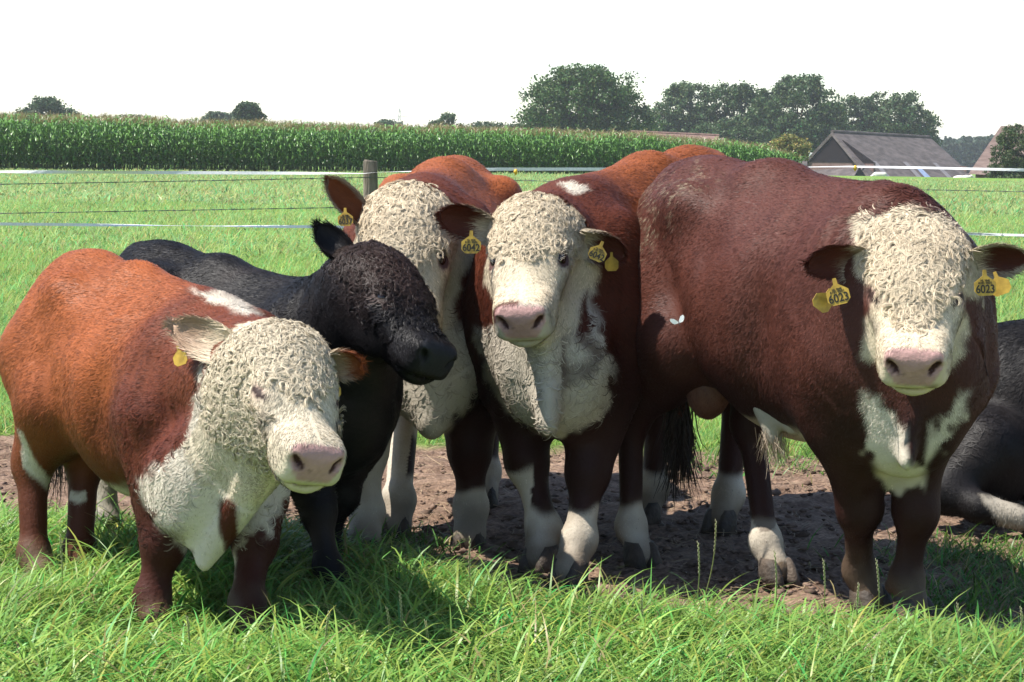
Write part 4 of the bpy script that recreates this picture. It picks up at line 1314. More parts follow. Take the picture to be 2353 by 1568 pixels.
def blades(P, length, width, lean, rng, col, K=6, droop=1.0):
    n = len(P)
    th = rng.rand(n) * 2 * math.pi
    hd = np.stack([np.cos(th), np.sin(th), 0 * th], -1)
    hd += np.array([.35, -.1, 0]); hd = unit_rows(hd)
    pts = [P]; p = P
    a = lean * (.25 + .5 * rng.rand(n)); bend = droop * (.5 + 1.5 * rng.rand(n))
    for k in range(1, K):
        ang = a + bend * (k / (K - 1)) ** 1.4
        d = hd * np.sin(ang)[:, None] + np.array([0, 0, 1.0]) * np.cos(ang)[:, None]
        p = p + d * (length / (K - 1))[:, None]; pts.append(p)
    pts = np.stack(pts, 1)
    pts[:, :, 2] = np.maximum(pts[:, :, 2], P[:, None, 2] + .004)
    tw = rng.randn(n) * .6
    s0 = np.cross(hd, [0, 0, 1.0]); side = unit_rows(s0 * np.cos(tw)[:, None] + hd * np.sin(tw)[:, None])
    t = np.linspace(0, 1, K)
    cc = col[:, None, :] * (np.array([.55, .8, 1.0, 1.05, 1.1, 1.15])[np.minimum((t * 5).astype(int), 5)][None, :, None] if False else 1.0) * np.ones((1, K, 1))
    return ribbons(pts, width, side, cc, wprof=lambda t: np.clip(1.05 * (1 - t ** 2.2) + .02, .03, 1) * (.7 + .3 * np.minimum(t * 4, 1)))

def grass_cols(P, rng, base, dry=.03):
    n = len(P)
    pn = fbm(np.c_[P[:, :2], 0 * P[:, 0]], 1.1, 33, 3)[:, None]
    c = np.array(base)[None] * (1 + .28 * rng.randn(n, 1) * .8 + .25 * pn)
    c[:, 0] *= 1 + .25 * rng.randn(n); c[:, 0] = np.clip(c[:, 0], .01, 1)
    k = rng.rand(n) < dry
    c[k] = np.array([.30, .25, .11]) * (.6 + .6 * rng.rand(k.sum(), 1))
    return np.clip(c, .008, .8)

def blade_object(name, label_kind, parts, mat=None, up=0):
    V_ = []; F_ = []; C_ = []; o = 0
    for v, f, c in parts:
        V_.append(v); F_.append(f + o); C_.append(c); o += len(v)
    V_ = np.concatenate(V_); F_ = np.concatenate(F_); nn = None
    if up:
        vn, _ = vnormals(V_, F_)
        vn = vn * np.where(vn[:, 2:3] < 0, -1, 1)
        nn = unit_rows(vn * (1 - up) + np.array([0, 0, 1.0]) * up)
    return tag(new_mesh(name, V_, F_, mat or M_GRASS, col=np.concatenate(C_), normals=nn), kind='stuff', **label_kind)

def seedhead(p, h, rng, lean, col):
    """one grass stalk with a spike of small spikelets"""
    mb = MB()
    return mb

def make_grass():
    rng = R_(71)
    parts = []
    # tall foreground sward
    n = 105000
    y = 4.7 + (8.2 - 4.7) * rng.rand(n) ** .9
    x = (rng.rand(n) * 2 - 1) * (y * .262 + .35)
    P = np.stack([x, y, 0 * x], -1)
    m = mud_mask(P)
    clump = fbm(P, 3.5, 41, 3)
    edge = sstep(.6, -.1, y - mud_edge(x) + .55)      # shorter towards the bare earth
    keep = (m < .35) & (rng.rand(n) < .62 + .9 * clump)
    P = P[keep]; edge = edge[keep]; clump = clump[keep]
    n = len(P)
    L = (.145 + .13 * rng.rand(n) + .07 * clump) * (.5 + .5 * edge) * trampled(P)
    parts.append(blades(P, L, (.0036 + .0045 * rng.rand(n)), .6, rng, grass_cols(P, rng, (.165, .285, .056)), K=7, droop=1.5))
    # broad arching blades
    n = 26000
    y = 4.8 + 3.1 * rng.rand(n); x = (rng.rand(n) * 2 - 1) * (y * .262 + .3)
    P = np.stack([x, y, 0 * x], -1); k = mud_mask(P) < .15; P = P[k]; n = len(P)
    parts.append(blades(P, (.22 + .17 * rng.rand(n)) * np.clip(.45 + (mud_edge(P[:, 0]) - P[:, 1]) * .9, .4, 1) * trampled(P), .0060 + .0048 * rng.rand(n), .6, rng, grass_cols(P, rng, (.20, .33, .068), .05), K=8, droop=1.8))
    # low undergrowth fill
    n = 60000
    y = 4.7 + 3.5 * rng.rand(n); x = (rng.rand(n) * 2 - 1) * (y * .262 + .35)
    P = np.stack([x, y, 0 * x], -1); k = mud_mask(P) < .5; P = P[k]; n = len(P)
    parts.append(blades(P, .06 + .08 * rng.rand(n), .004 + .003 * rng.rand(n), .9, rng, grass_cols(P, rng, (.12, .20, .04), .18), K=4, droop=1.3))
    # sparse tufts at the right and on the bare earth
    for cx, cy, r, m_ in ((1.95, 7.2, .30, 700), (1.65, 7.35, .16, 350), (2.25, 7.25, .22, 400), (1.75, 6.75, .22, 500), (2.1, 6.6, .3, 700), (1.5, 6.5, .15, 250), (-.5, 7.5, .12, 150), (-.42, 7.3, .15, 260), (.95, 9.6, .3, 300), (1.5, 9.5, .3, 300)):
        P = np.stack([cx + rng.randn(m_) * r, cy + rng.randn(m_) * r * .8, np.zeros(m_)], -1)
        parts.append(blades(P, .05 + .10 * rng.rand(m_), .004 + .003 * rng.rand(m_), .7, rng, grass_cols(P, rng, (.085, .18, .025), .15), K=5, droop=1.2))
    blade_object('foreground_grass', dict(label='tall bright green grass across the foreground', cat='grass'), parts)
    # beyond the bare earth
    parts = []
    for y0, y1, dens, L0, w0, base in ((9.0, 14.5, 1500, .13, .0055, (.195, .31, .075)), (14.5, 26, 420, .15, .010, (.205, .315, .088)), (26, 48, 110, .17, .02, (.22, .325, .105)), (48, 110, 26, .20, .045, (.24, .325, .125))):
        area = (y1 - y0) * (y0 + y1) * .29
        n = int(area * dens)
        y = y0 + (y1 - y0) * rng.rand(n); x = (rng.rand(n) * 2 - 1) * y * .30
        P = np.stack([x, y, ground_z(x, y)], -1)
        if y0 < 10: k = mud_mask(P) < .4; P = P[k]; n = len(P)
        cl = fbm(P, 1.2 if y0 < 20 else .4, 43, 3)
        parts.append(blades(P, L0 * (.5 + .8 * rng.rand(n) + .5 * cl), w0 * (.7 + .6 * rng.rand(n)), .5, rng, grass_cols(P, rng, base, .04), K=4 if y0 < 20 else 3, droop=.9))
    blade_object('pasture_grass', dict(label='sunlit green pasture grass running from the fence to the maize', cat='grass'), parts, up=.65)
    # dead stalks and straw trodden into the earth
    n = 9000
    y = 5.9 + 4.2 * rng.rand(n); x = (rng.rand(n) * 2 - 1) * (y * .27 + .2)
    P = np.stack([x, y, 0 * x], -1); k = mud_mask(P) > .2; P = P[k]; n = len(P)
    P[:, 2] = .006 + .012 * rng.rand(n)
    th = rng.rand(n) * 6.28; d = np.stack([np.cos(th), np.sin(th), rng.randn(n) * .15], -1)
    L = .03 + .09 * rng.rand(n) ** 2
    bow = np.stack([-np.sin(th), np.cos(th), np.abs(rng.randn(n)) * .5], -1) * (L * .12 * rng.randn(n))[:, None]
    pts = np.stack([P, P + d * L[:, None] * .5 + bow, P + d * L[:, None]], 1); pts[:, :, 2] = np.maximum(pts[:, :, 2], .004)
    side = unit_rows(np.cross(d, [0, 0, 1.0]) + rng.randn(n, 3) * .3)
    c = np.array([.26, .19, .115])[None] * (.5 + .8 * rng.rand(n, 1))
    v, f, cc = ribbons(pts, .002 + .002 * rng.rand(n), side, c, tipw=.6)
    blade_object('straw', dict(label='dry straw bits trodden into the bare earth', cat='straw'), [(v, f, cc)], M_STRAW)
    # crumbs of earth
    n = 5200
    y = 6.2 + 3.6 * rng.rand(n); x = (rng.rand(n) * 2 - 1) * (y * .27 + .2)
    P = np.stack([x, y, 0 * x], -1); k = mud_mask(P) > .5; P = P[k]; n = len(P)
    r = .006 + .016 * rng.rand(n) ** 3
    oc = np.array([[1, 0, 0], [0, 1, 0], [-1, 0, 0], [0, -1, 0], [0, 0, 1], [0, 0, -1]], float)
    oc = np.concatenate([oc, unit_rows(np.array([[1, 1, 1], [-1, 1, 1], [-1, -1, 1], [1, -1, 1]], float))])
    vv = P[:, None, :] + oc[None] * r[:, None, None] * (1 + .35 * rng.randn(n, 10, 1)) * np.array([1.2, 1, .7]); vv[:, :, 2] += .004
    tri = np.array([[0, 1, 6], [1, 2, 7], [2, 3, 8], [3, 0, 9], [6, 1, 4], [1, 7, 4], [7, 2, 4], [2, 8, 4], [8, 3, 4], [3, 9, 4], [9, 0, 4], [0, 6, 4], [1, 0, 5], [2, 1, 5], [3, 2, 5], [0, 3, 5]])
    F = (np.arange(n)[:, None, None] * 10 + tri[None]).reshape(-1, 3)
    c = np.repeat(np.array([.14, .095, .072])[None] * (.5 + .9 * rng.rand(n, 1)), 10, 0)
    tag(new_mesh('soil_crumbs', vv.reshape(-1, 3), F, attr_mat('soil', rough=.95, spec=.1, bump=.5), col=c), label='loose brown clods on the bare earth', cat='soil', kind='stuff')
    # seeding stalks standing above the sward
    st = [(905, 1480, 1365, 14), (885, 1500, 1400, 4), (760, 1560, 1410, -4), (968, 1560, 1430, 10), (665, 1565, 1520, 22), (640, 1570, 1530, -16), (2008, 1420, 1290, 6), (1985, 1450, 1345, -12),
          (1615, 1330, 1200, 30), (1590, 1380, 1250, 14), (1100, 1400, 1240, -20), (1880, 1400, 1290, 12), (1770, 1420, 1270, 10), (2330, 1500, 1400, 16), (420, 1500, 1420, 10), (1330, 1500, 1400, 25), (1500, 1450, 1370, -25), (2180, 1480, 1390, 20), (130, 1380, 1230, 8), (560, 1540, 1470, -20)]
    labs = ['tallest pale seed stalk, rising alone below the black bull', 'short seed stalk just left of the tallest pale one', 'pale seed stalk left of the tallest, nearer the bottom edge',
            'thin seed stalk right of the tallest pale one', 'short seed stalk leaning right at the bottom edge', 'short seed stalk leaning left at the bottom edge', 'bent pale seed stalk crossing the front hooves of the big brown bull',
            'seed stalk left of the front hooves of the big brown bull', 'slanting seed stalk before the shaded bare earth', 'seed stalk just left of the far hind hoof of the big brown bull', 'seed stalk leaning left below the bull with its muzzle hidden',
            'seed stalk between the hind and front legs of the big brown bull', 'seed stalk over the white hind foot of the big brown bull', 'seed stalk nearest the right edge', 'seed stalk before the front legs of the small red bull',
            'seed stalk below the front hooves of the middle bull', 'seed stalk leaning left, below the tail tuft', 'seed stalk right of the front hooves of the big brown bull', 'seed stalk nearest the left edge, by a red hind leg', 'seed stalk leaning left below the small red bull']
    for (px, yb, yt, dx), lab in zip(st, labs):
        yg = min(yb + 55, 1560)
        g = G(px, yg); d = g[1]
        tip = V(px + dx, yt, d * .99)
        mb = MB(); K = 9
        pts = [g + (tip - g) * (i / (K - 1)) + np.array([math.sin(i / (K - 1) * math.pi) * .012 * (1 if dx > 0 else -1), 0, 0]) for i in range(K)]
        mb.tube(pts, [.0017] * (K - 1) + [.0008], n=5)
        nv = len(mb.v)
        L = np.linalg.norm(tip - g); ax = unit(tip - pts[-3])
        for i in range(16):
            t = 1 - .42 * i / 16
            idx = t * (K - 1); i0 = min(int(idx), K - 2); c0 = pts[i0] + (pts[i0 + 1] - pts[i0]) * (idx - i0)
            sd_ = unit(np.cross(ax, [0.2, -1, 0])) * (1 if i % 2 else -1)
            e = c0 + sd_ * .0022 + ax * .009
            mb.tube([c0, (c0 + e) / 2 + sd_ * .001, e + ax * .004], [.0009, .0017, .0005], n=5)
        cc = np.repeat(np.array([[.22, .27, .09]]), len(mb.v), 0); cc[nv:] = [.46, .42, .26]
        o = mb.build('seed_stalk', M_STRAW, loc=tuple(g), smooth=True, col=cc)
        tag(o, lab, 'grass stalk', 'seeding grass stalks in the foreground')

# ------------------------------------------------------------------ maize
def make_maize():
    rng = R_(81)
    M_LEAF = attr_mat('maize_leaf', rough=.38, spec=.5, trans=.25)
    # front edge of the field runs slightly away to the right and then turns back at its corner
    A0 = V(-60, 390, 93); A1 = V(1845, 402, 122)
    A0 = np.array([A0[0] - 3, 93.0]); A1 = np.array([A1[0], 122.0])
    u = unit(np.r_[A1 - A0, 0])[:2]; nrm = np.array([-u[1], u[0]])
    Ltot = np.linalg.norm(A1 - A0)
    LV = []; LF = []; LC = []; o = 0
    rows = 12
    Ps = []; Hs = []
    for r in range(rows):
        n = int(Ltot / .19)
        s = (np.arange(n) + rng.rand(n) * .6) * .19
        p = A0 + s[:, None] * u + nrm * (r * .75 + rng.randn(n, 1) * .06)
        Ps.append(p); Hs.append(s)
    # corner side rows running away from us
    P2 = np.concatenate(Ps); S = np.concatenate(Hs)
    px = 1176 + P2[:, 0] / P2[:, 1] * FPX
    Hh = np.interp(px, [0, 800, 1200, 1500, 1750, 1850], [2.62, 2.42, 2.35, 2.25, 1.75, 1.05]) * (1 + .04 * rng.randn(len(px)))
    Hh *= 1 + .05 * vnoise(np.c_[P2, 0 * px], .3, 4) + .05 * vnoise(np.c_[P2, 0 * px], 1.2, 5)
    base = np.c_[P2, ground_z(P2[:, 0], P2[:, 1])]
    n = len(base)
    # stalks
    pts = np.stack([base, base + np.c_[rng.randn(n, 2) * .04, Hh * .9]], 1)
    v, f, c = ribbons(pts, np.full(n, .035), np.repeat([[1., 0, 0]], n, 0), np.repeat([[.06, .11, .03]], n, 0), tipw=.6)
    LV.append(v); LF.append(f + o); LC.append(c); o += len(v)
    for k in range(11):
        hk = Hh * (.10 + .078 * k) * (1 + .03 * rng.randn(n))
        th = (k % 2) * math.pi + rng.randn(n) * .9 + 1.2
        hd = np.stack([np.cos(th), np.sin(th), 0 * th], -1)
        L = (.75 - .035 * abs(k - 5)) * (.8 + .4 * rng.rand(n))
        p = base + np.c_[np.zeros((n, 2)), hk]
        up = .75 + .25 * rng.rand(n)
        p1 = p + hd * (L * .28)[:, None] + np.c_[np.zeros((n, 2)), L * .36 * up]
        p2 = p1 + hd * (L * .34)[:, None] + np.c_[np.zeros((n, 2)), L * .03 * up]
        p3 = p2 + hd * (L * .22)[:, None] - np.c_[np.zeros((n, 2)), L * .30 * up]
        side = unit_rows(np.cross(hd, [0, 0, 1.0]) + rng.randn(n, 3) * .25)
        g = (.8 + .4 * rng.rand(n, 1)) * (.80 + .03 * k)
        c_ = np.array([.11, .23, .045])[None] * g
        v, f, c = ribbons(np.stack([p, p1, p2, p3], 1), .085 + .03 * rng.rand(n), side, c_, wprof=lambda t: np.array([.5, 1, .9, .1]))
        LV.append(v); LF.append(f + o); LC.append(c); o += len(v)
    # tassels
    for k in range(5):
        top = base + np.c_[np.zeros((n, 2)), Hh * .90]
        d = np.c_[rng.randn(n, 2) * .10, .22 + .16 * rng.rand(n)]
        v, f, c = ribbons(np.stack([top, top + d * .6, top + d + np.c_[d[:, :2] * .8, np.zeros(n)]], 1), np.full(n, .028), unit_rows(np.c_[rng.randn(n, 2), 0 * px]), np.array([.26, .20, .08])[None] * (.7 + .5 * rng.rand(n, 1)), tipw=.6)
        LV.append(v); LF.append(f + o); LC.append(c); o += len(v)
    tag(new_mesh('maize', np.concatenate(LV), np.concatenate(LF), M_LEAF, col=np.concatenate(LC)), label='tall green maize crop with tan tassels behind the pasture', cat='maize', kind='stuff')
    # the far interior of the field, seen only as the tops of the plants
# ------------------------------------------------------------------ trees
M_LEAFT = attr_mat('tree_leaf', rough=.55, spec=.25, trans=.2)
M_BARK = noise_mat('bark', (.06, .045, .03), (.13, .10, .07), scale=4, rough=.9, bump=.8, bscale=20)

def tree(px, top, base_px, halfw, dist, label, cat='tree', group=None, seed=1, n=9000, col=(.045, .085, .025), lumps=None, leaf=.32, flat=1.0, name='tree', trunk_h=.28, loc_z=None):
    """crown outlined by lumps given in the crown's own unit frame (x -1..1, z 0..1)"""
    rng = R_(seed); n = int(n * (2.4 if group else 1.8)); col = tuple(np.array(col) * np.array([1.45, 1.4, 1.25])); halfw = halfw * (1.12 if group else 1); leaf *= .92
    tp = V(px, top, dist); b0 = V(px, base_px, dist)
    gz = float(ground_z(tp[0], tp[1])) if loc_z is None else loc_z
    x0, y0 = tp[0], tp[1]
    cz0 = b0[2]; Hc = tp[2] - cz0; W = halfw * 1.08 / FPX * dist
    root = empty(name, (x0, y0, gz), label=label, cat=cat, group=group)
    if lumps is None:
        lumps = [(0, .52, .62, .46)] + [(math.cos(a) * .58 * (.8 + .4 * rng.rand()), .42 + .30 * math.sin(a) * rng.rand() + .1 * rng.rand(), .34 + .14 * rng.rand(), .24 + .12 * rng.rand()) for a in np.linspace(0, 2 * math.pi, 13)] + [(.3 * rng.randn(), .80, .28, .18) for _ in range(3)]
    lumps = list(lumps) + [(-.55, .06, .38, .14), (.55, .06, .38, .14), (0, .04, .5, .12)] + ([(-.8, .16, .35, .2), (.8, .16, .35, .2), (0, .25, .8, .22), (-.6, .4, .4, .22), (.6, .4, .4, .22)] if group else [])
    lumps = [(lx, lz, lr, lh, (rng.rand() * 2 - 1) * .5 * flat) for lx, lz, lr, lh in lumps]
    # secondary clumps on the lumps' shells
    cl = []
    for lx, lz, lr, lh, ly in lumps:
        m = int(26 * (lr / .4) ** 2) + 8
        d = unit_rows(rng.randn(m, 3))
        r = .72 + .30 * rng.rand(m, 1)
        q = np.array([lx, ly, lz]) + d * r * np.array([lr, lr * flat, lh])
        cl.append(np.c_[q, np.full(m, .10 + .09 * rng.rand(m))])
    cl = np.concatenate(cl)
    cl = cl[cl[:, 2] < .97]
    ci = rng.randint(0, len(cl), n)
    d = unit_rows(rng.randn(n, 3)); r = rng.rand(n, 1) ** .45
    q = cl[ci, :3] + d * r * cl[ci, 3:4] * np.array([1, 1, W / Hc * .75 if Hc > 0 else 1]) * (1 + .3 * rng.randn(n, 1))
    keep = (q[:, 2] > -.02) & (q[:, 2] < 1.03); q = q[keep]; ci = ci[keep]; d = d[keep]; n = len(q)
    P = np.stack([x0 + q[:, 0] * W, y0 + q[:, 1] * W, cz0 + q[:, 2] * Hc], -1)
    sz = leaf * (.6 + .8 * rng.rand(n))
    a = unit_rows(rng.randn(n, 3)); b_ = unit_rows(np.cross(a, d + rng.randn(n, 3) * .4))
    Vq = np.stack([P - a * sz[:, None] * .5, P - b_ * sz[:, None] * .33, P + a * sz[:, None] * .5, P + b_ * sz[:, None] * .33], 1).reshape(-1, 3)
    F = np.arange(n * 4).reshape(n, 4)
    tone = _hash(ci, ci * 0, ci * 0, 3) 
    c = np.array(col)[None] * (.75 + .5 * tone[:, None]) * (1 + .2 * rng.randn(n, 1)); c[:, 0] *= 1 + .2 * rng.randn(n)
    child('crown', Vq, F, M_LEAFT, root, col=np.repeat(np.clip(c, .004, 1), 4, 0), smooth=False)
    mb = MB()
    hh = cz0 + Hc * .45 - gz
    R0 = max(.12, W * .055)
    pts = [np.array([x0 + .03 * W * math.sin(i), y0, gz + hh * i / 5]) for i in range(6)]
    mb.tube(pts, [R0 * (1.25 - .6 * i / 5) for i in range(6)], n=8)
    for lx, lz, lr, lh, ly in lumps[:10]:
        e = np.array([x0 + lx * W, y0 + ly * W, cz0 + lz * Hc]); s0 = pts[3] + (pts[5] - pts[3]) * rng.rand()
        mb.tube([s0, (s0 + e) / 2 + np.array([0, 0, .06 * Hc]), e], [R0 * .5, R0 * .3, R0 * .1], n=5)
    mb.build('trunk', M_BARK, root, smooth=True)
    return root

def make_trees():
    # the big round one
    tree(1347, 153, 318, 142, 235, 'large round dark green tree standing alone behind the maize', seed=2, n=26000, leaf=.36, col=(.036, .070, .018),
         lumps=[(0, .50, .70, .42), (-.62, .40, .36, .32), (.62, .38, .38, .32), (-.38, .70, .40, .24), (.30, .74, .42, .24), (0, .82, .42, .17), (-.80, .22, .20, .20), (.80, .25, .22, .2), (-.5, .15, .4, .18), (.5, .14, .4, .18), (0, .15, .5, .2), (.1, .3, .6, .3)])
    grp = 'row of tall trees behind the farm'
    tree(1578, 186, 345, 78, 290, 'leftmost tall tree of the row behind the farm roofs', group=grp, seed=3, n=15000, leaf=.42, col=(.040, .068, .026), lumps=[(0, .5, .62, .44), (.2, .74, .5, .22), (-.5, .42, .42, .3), (.5, .4, .5, .3), (-.15, .85, .35, .13), (0, .15, .8, .2), (-.65, .2, .3, .2)])
    tree(1700, 188, 345, 75, 285, 'second tree of the row, above the end of the low red roof', group=grp, seed=4, n=14000, leaf=.42, col=(.034, .062, .022), lumps=[(0, .5, .75, .42), (.3, .72, .5, .22), (-.3, .76, .45, .2), (.7, .45, .4, .3), (0, .15, .9, .2), (.05, .88, .25, .1)])
    tree(1833, 173, 345, 92, 280, 'tallest tree of the row, just left of the barn ridge', group=grp, seed=5, n=19000, leaf=.42, col=(.032, .058, .020), lumps=[(0, .5, .72, .42), (.1, .80, .52, .18), (-.5, .6, .45, .26), (.6, .52, .4, .3), (0, .15, .9, .2), (.28, .9, .22, .09), (-.1, .92, .16, .07), (-.75, .35, .3, .25)])
    tree(1955, 218, 345, 62, 300, 'lower tree of the row directly above the barn gable', group=grp, seed=6, n=10000, leaf=.42, col=(.036, .060, .024), lumps=[(0, .5, .8, .42), (.2, .78, .5, .2), (-.5, .6, .45, .26), (0, .15, .9, .2)])
    tree(2060, 206, 345, 78, 300, 'rightmost tree of the row, above the right half of the barn roof', group=grp, seed=7, n=13000, leaf=.42, col=(.034, .060, .022), lumps=[(0, .45, .6, .38), (-.45, .78, .33, .2), (.25, .80, .40, .18), (.55, .45, .42, .25), (.8, .22, .22, .18), (0, .15, .8, .2), (-.5, .4, .4, .3)])
    tree(95, 222, 300, 82, 260, 'wide low tree above the maize at the far left', seed=8, n=9000, leaf=.40, col=(.034, .060, .026), lumps=[(0, .5, .55, .4), (-.5, .3, .45, .25), (.5, .35, .5, .28), (0.1, .78, .4, .2), (0, .1, .9, .2)])
    tree(573, 235, 305, 37, 250, 'small round tree above the maize left of the fence post', seed=9, n=6500, leaf=.34, col=(.028, .052, .020))
    tree(505, 258, 300, 42, 330, 'low pale tree beside the small round tree', seed=10, n=4500, leaf=.42, col=(.050, .075, .040), flat=.8)
    tree(304, 262, 300, 22, 340, 'tiny pale treetop over the maize between two larger ones', seed=12, n=1500, leaf=.38, col=(.055, .08, .045))
    tree(893, 274, 312, 32, 330, 'low treetop above the maize beside the pylon', seed=13, n=2600, leaf=.38, col=(.045, .07, .036))
    tree(1025, 258, 315, 42, 260, 'thin airy tree above the maize over the red bull', seed=14, n=3200, leaf=.32, col=(.050, .075, .042), lumps=[(0, .5, .5, .4), (-.55, .35, .4, .3), (.55, .3, .4, .25), (.1, .8, .35, .18)])
    tree(1110, 280, 325, 50, 265, 'low hedge-like tree left of the large round tree', seed=15, n=3600, leaf=.32, col=(.045, .07, .036), flat=.6)
    tree(1170, 283, 328, 28, 270, 'small scrubby tree close left of the large round tree', seed=16, n=1600, leaf=.32, col=(.045, .07, .036), flat=.6)
    tree(1812, 310, 368, 48, 180, 'yellow green bush at the end of the maize', cat='bush', name='bush', seed=17, n=6500, leaf=.22, col=(.13, .125, .038))
    tree(2334, 283, 418, 60, 150, 'dark green shrub in front of the thatched roof at the right edge', cat='shrub', name='shrub', seed=18, n=15000, leaf=.16, col=(.040, .060, .022), lumps=[(0, .5, .7, .45), (-.4, .3, .5, .3), (.4, .6, .6, .4), (.5, .9, .2, .1), (0, .15, .9, .2), (-.2, .75, .35, .18)])
    # distant wood
    rng = R_(19)
    m = 22000
    px = 2120 + rng.rand(m) * 260; u = rng.rand(m)
    top = np.interp(px, [2120, 2170, 2220, 2280, 2353], [335, 317, 320, 308, 300]) + 5 * vnoise(np.c_[px, 0 * px, 0 * px], .07, 3) + 5 * vnoise(np.c_[px, 0 * px, 0 * px], .2, 4)
    py = top + (400 - top) * u
    d = 560 + 40 * rng.rand(m)
    P = np.array([[(a - 1176.5) / FPX * dd, dd, CAM_H - (b_ - (318 + .0161 * a)) / FPX * dd] for a, b_, dd in zip(px, py, d)])
    a = unit_rows(rng.randn(m, 3)); b_ = unit_rows(np.cross(a, rng.randn(m, 3))); sz = 1.1
    Vq = np.stack([P - a * sz * .5, P - b_ * sz * .4, P + a * sz * .5, P + b_ * sz * .4], 1).reshape(-1, 3)
    c = np.array([.030, .055, .030])[None] * (.7 + .6 * rng.rand(m, 1))
    tag(new_mesh('wood', Vq, np.arange(m * 4).reshape(m, 4), M_LEAFT, col=np.repeat(c, 4, 0), smooth=False), label='distant bluish wood on the horizon behind the barn', cat='wood', kind='stuff')

# ------------------------------------------------------------------ farm buildings
def sheet(mb, a, b, c, d, th):
    """thick quad"""
    a, b, c, d = [np.array(p, float) for p in (a, b, c, d)]
    n = unit(np.cross(b - a, d - a)) * th
    mb.add([a, b, c, d, a - n, b - n, c - n, d - n], [[0, 1, 2, 3], [7, 6, 5, 4], [0, 4, 5, 1], [1, 5, 6, 2], [2, 6, 7, 3], [3, 7, 4, 0]])

def make_haze():
    m = bpy.data.materials.new('haze'); m.use_nodes = True; nt = m.node_tree; nt.nodes.clear()
    out = nt.nodes.new('ShaderNodeOutputMaterial'); pv = nt.nodes.new('ShaderNodeVolumePrincipled')
    pv.inputs['Density'].default_value = .00026; pv.inputs['Color'].default_value = (.93, .97, 1, 1); pv.inputs['Anisotropy'].default_value = .2
    nt.links.new(pv.outputs[0], out.inputs['Volume'])
    mb = MB(); mb.box((0, 2300, 11.5), (4600, 4700, 35))
    o = mb.build('haze', m); tag(o, 'thin summer haze over the fields', 'haze', kind='stuff')

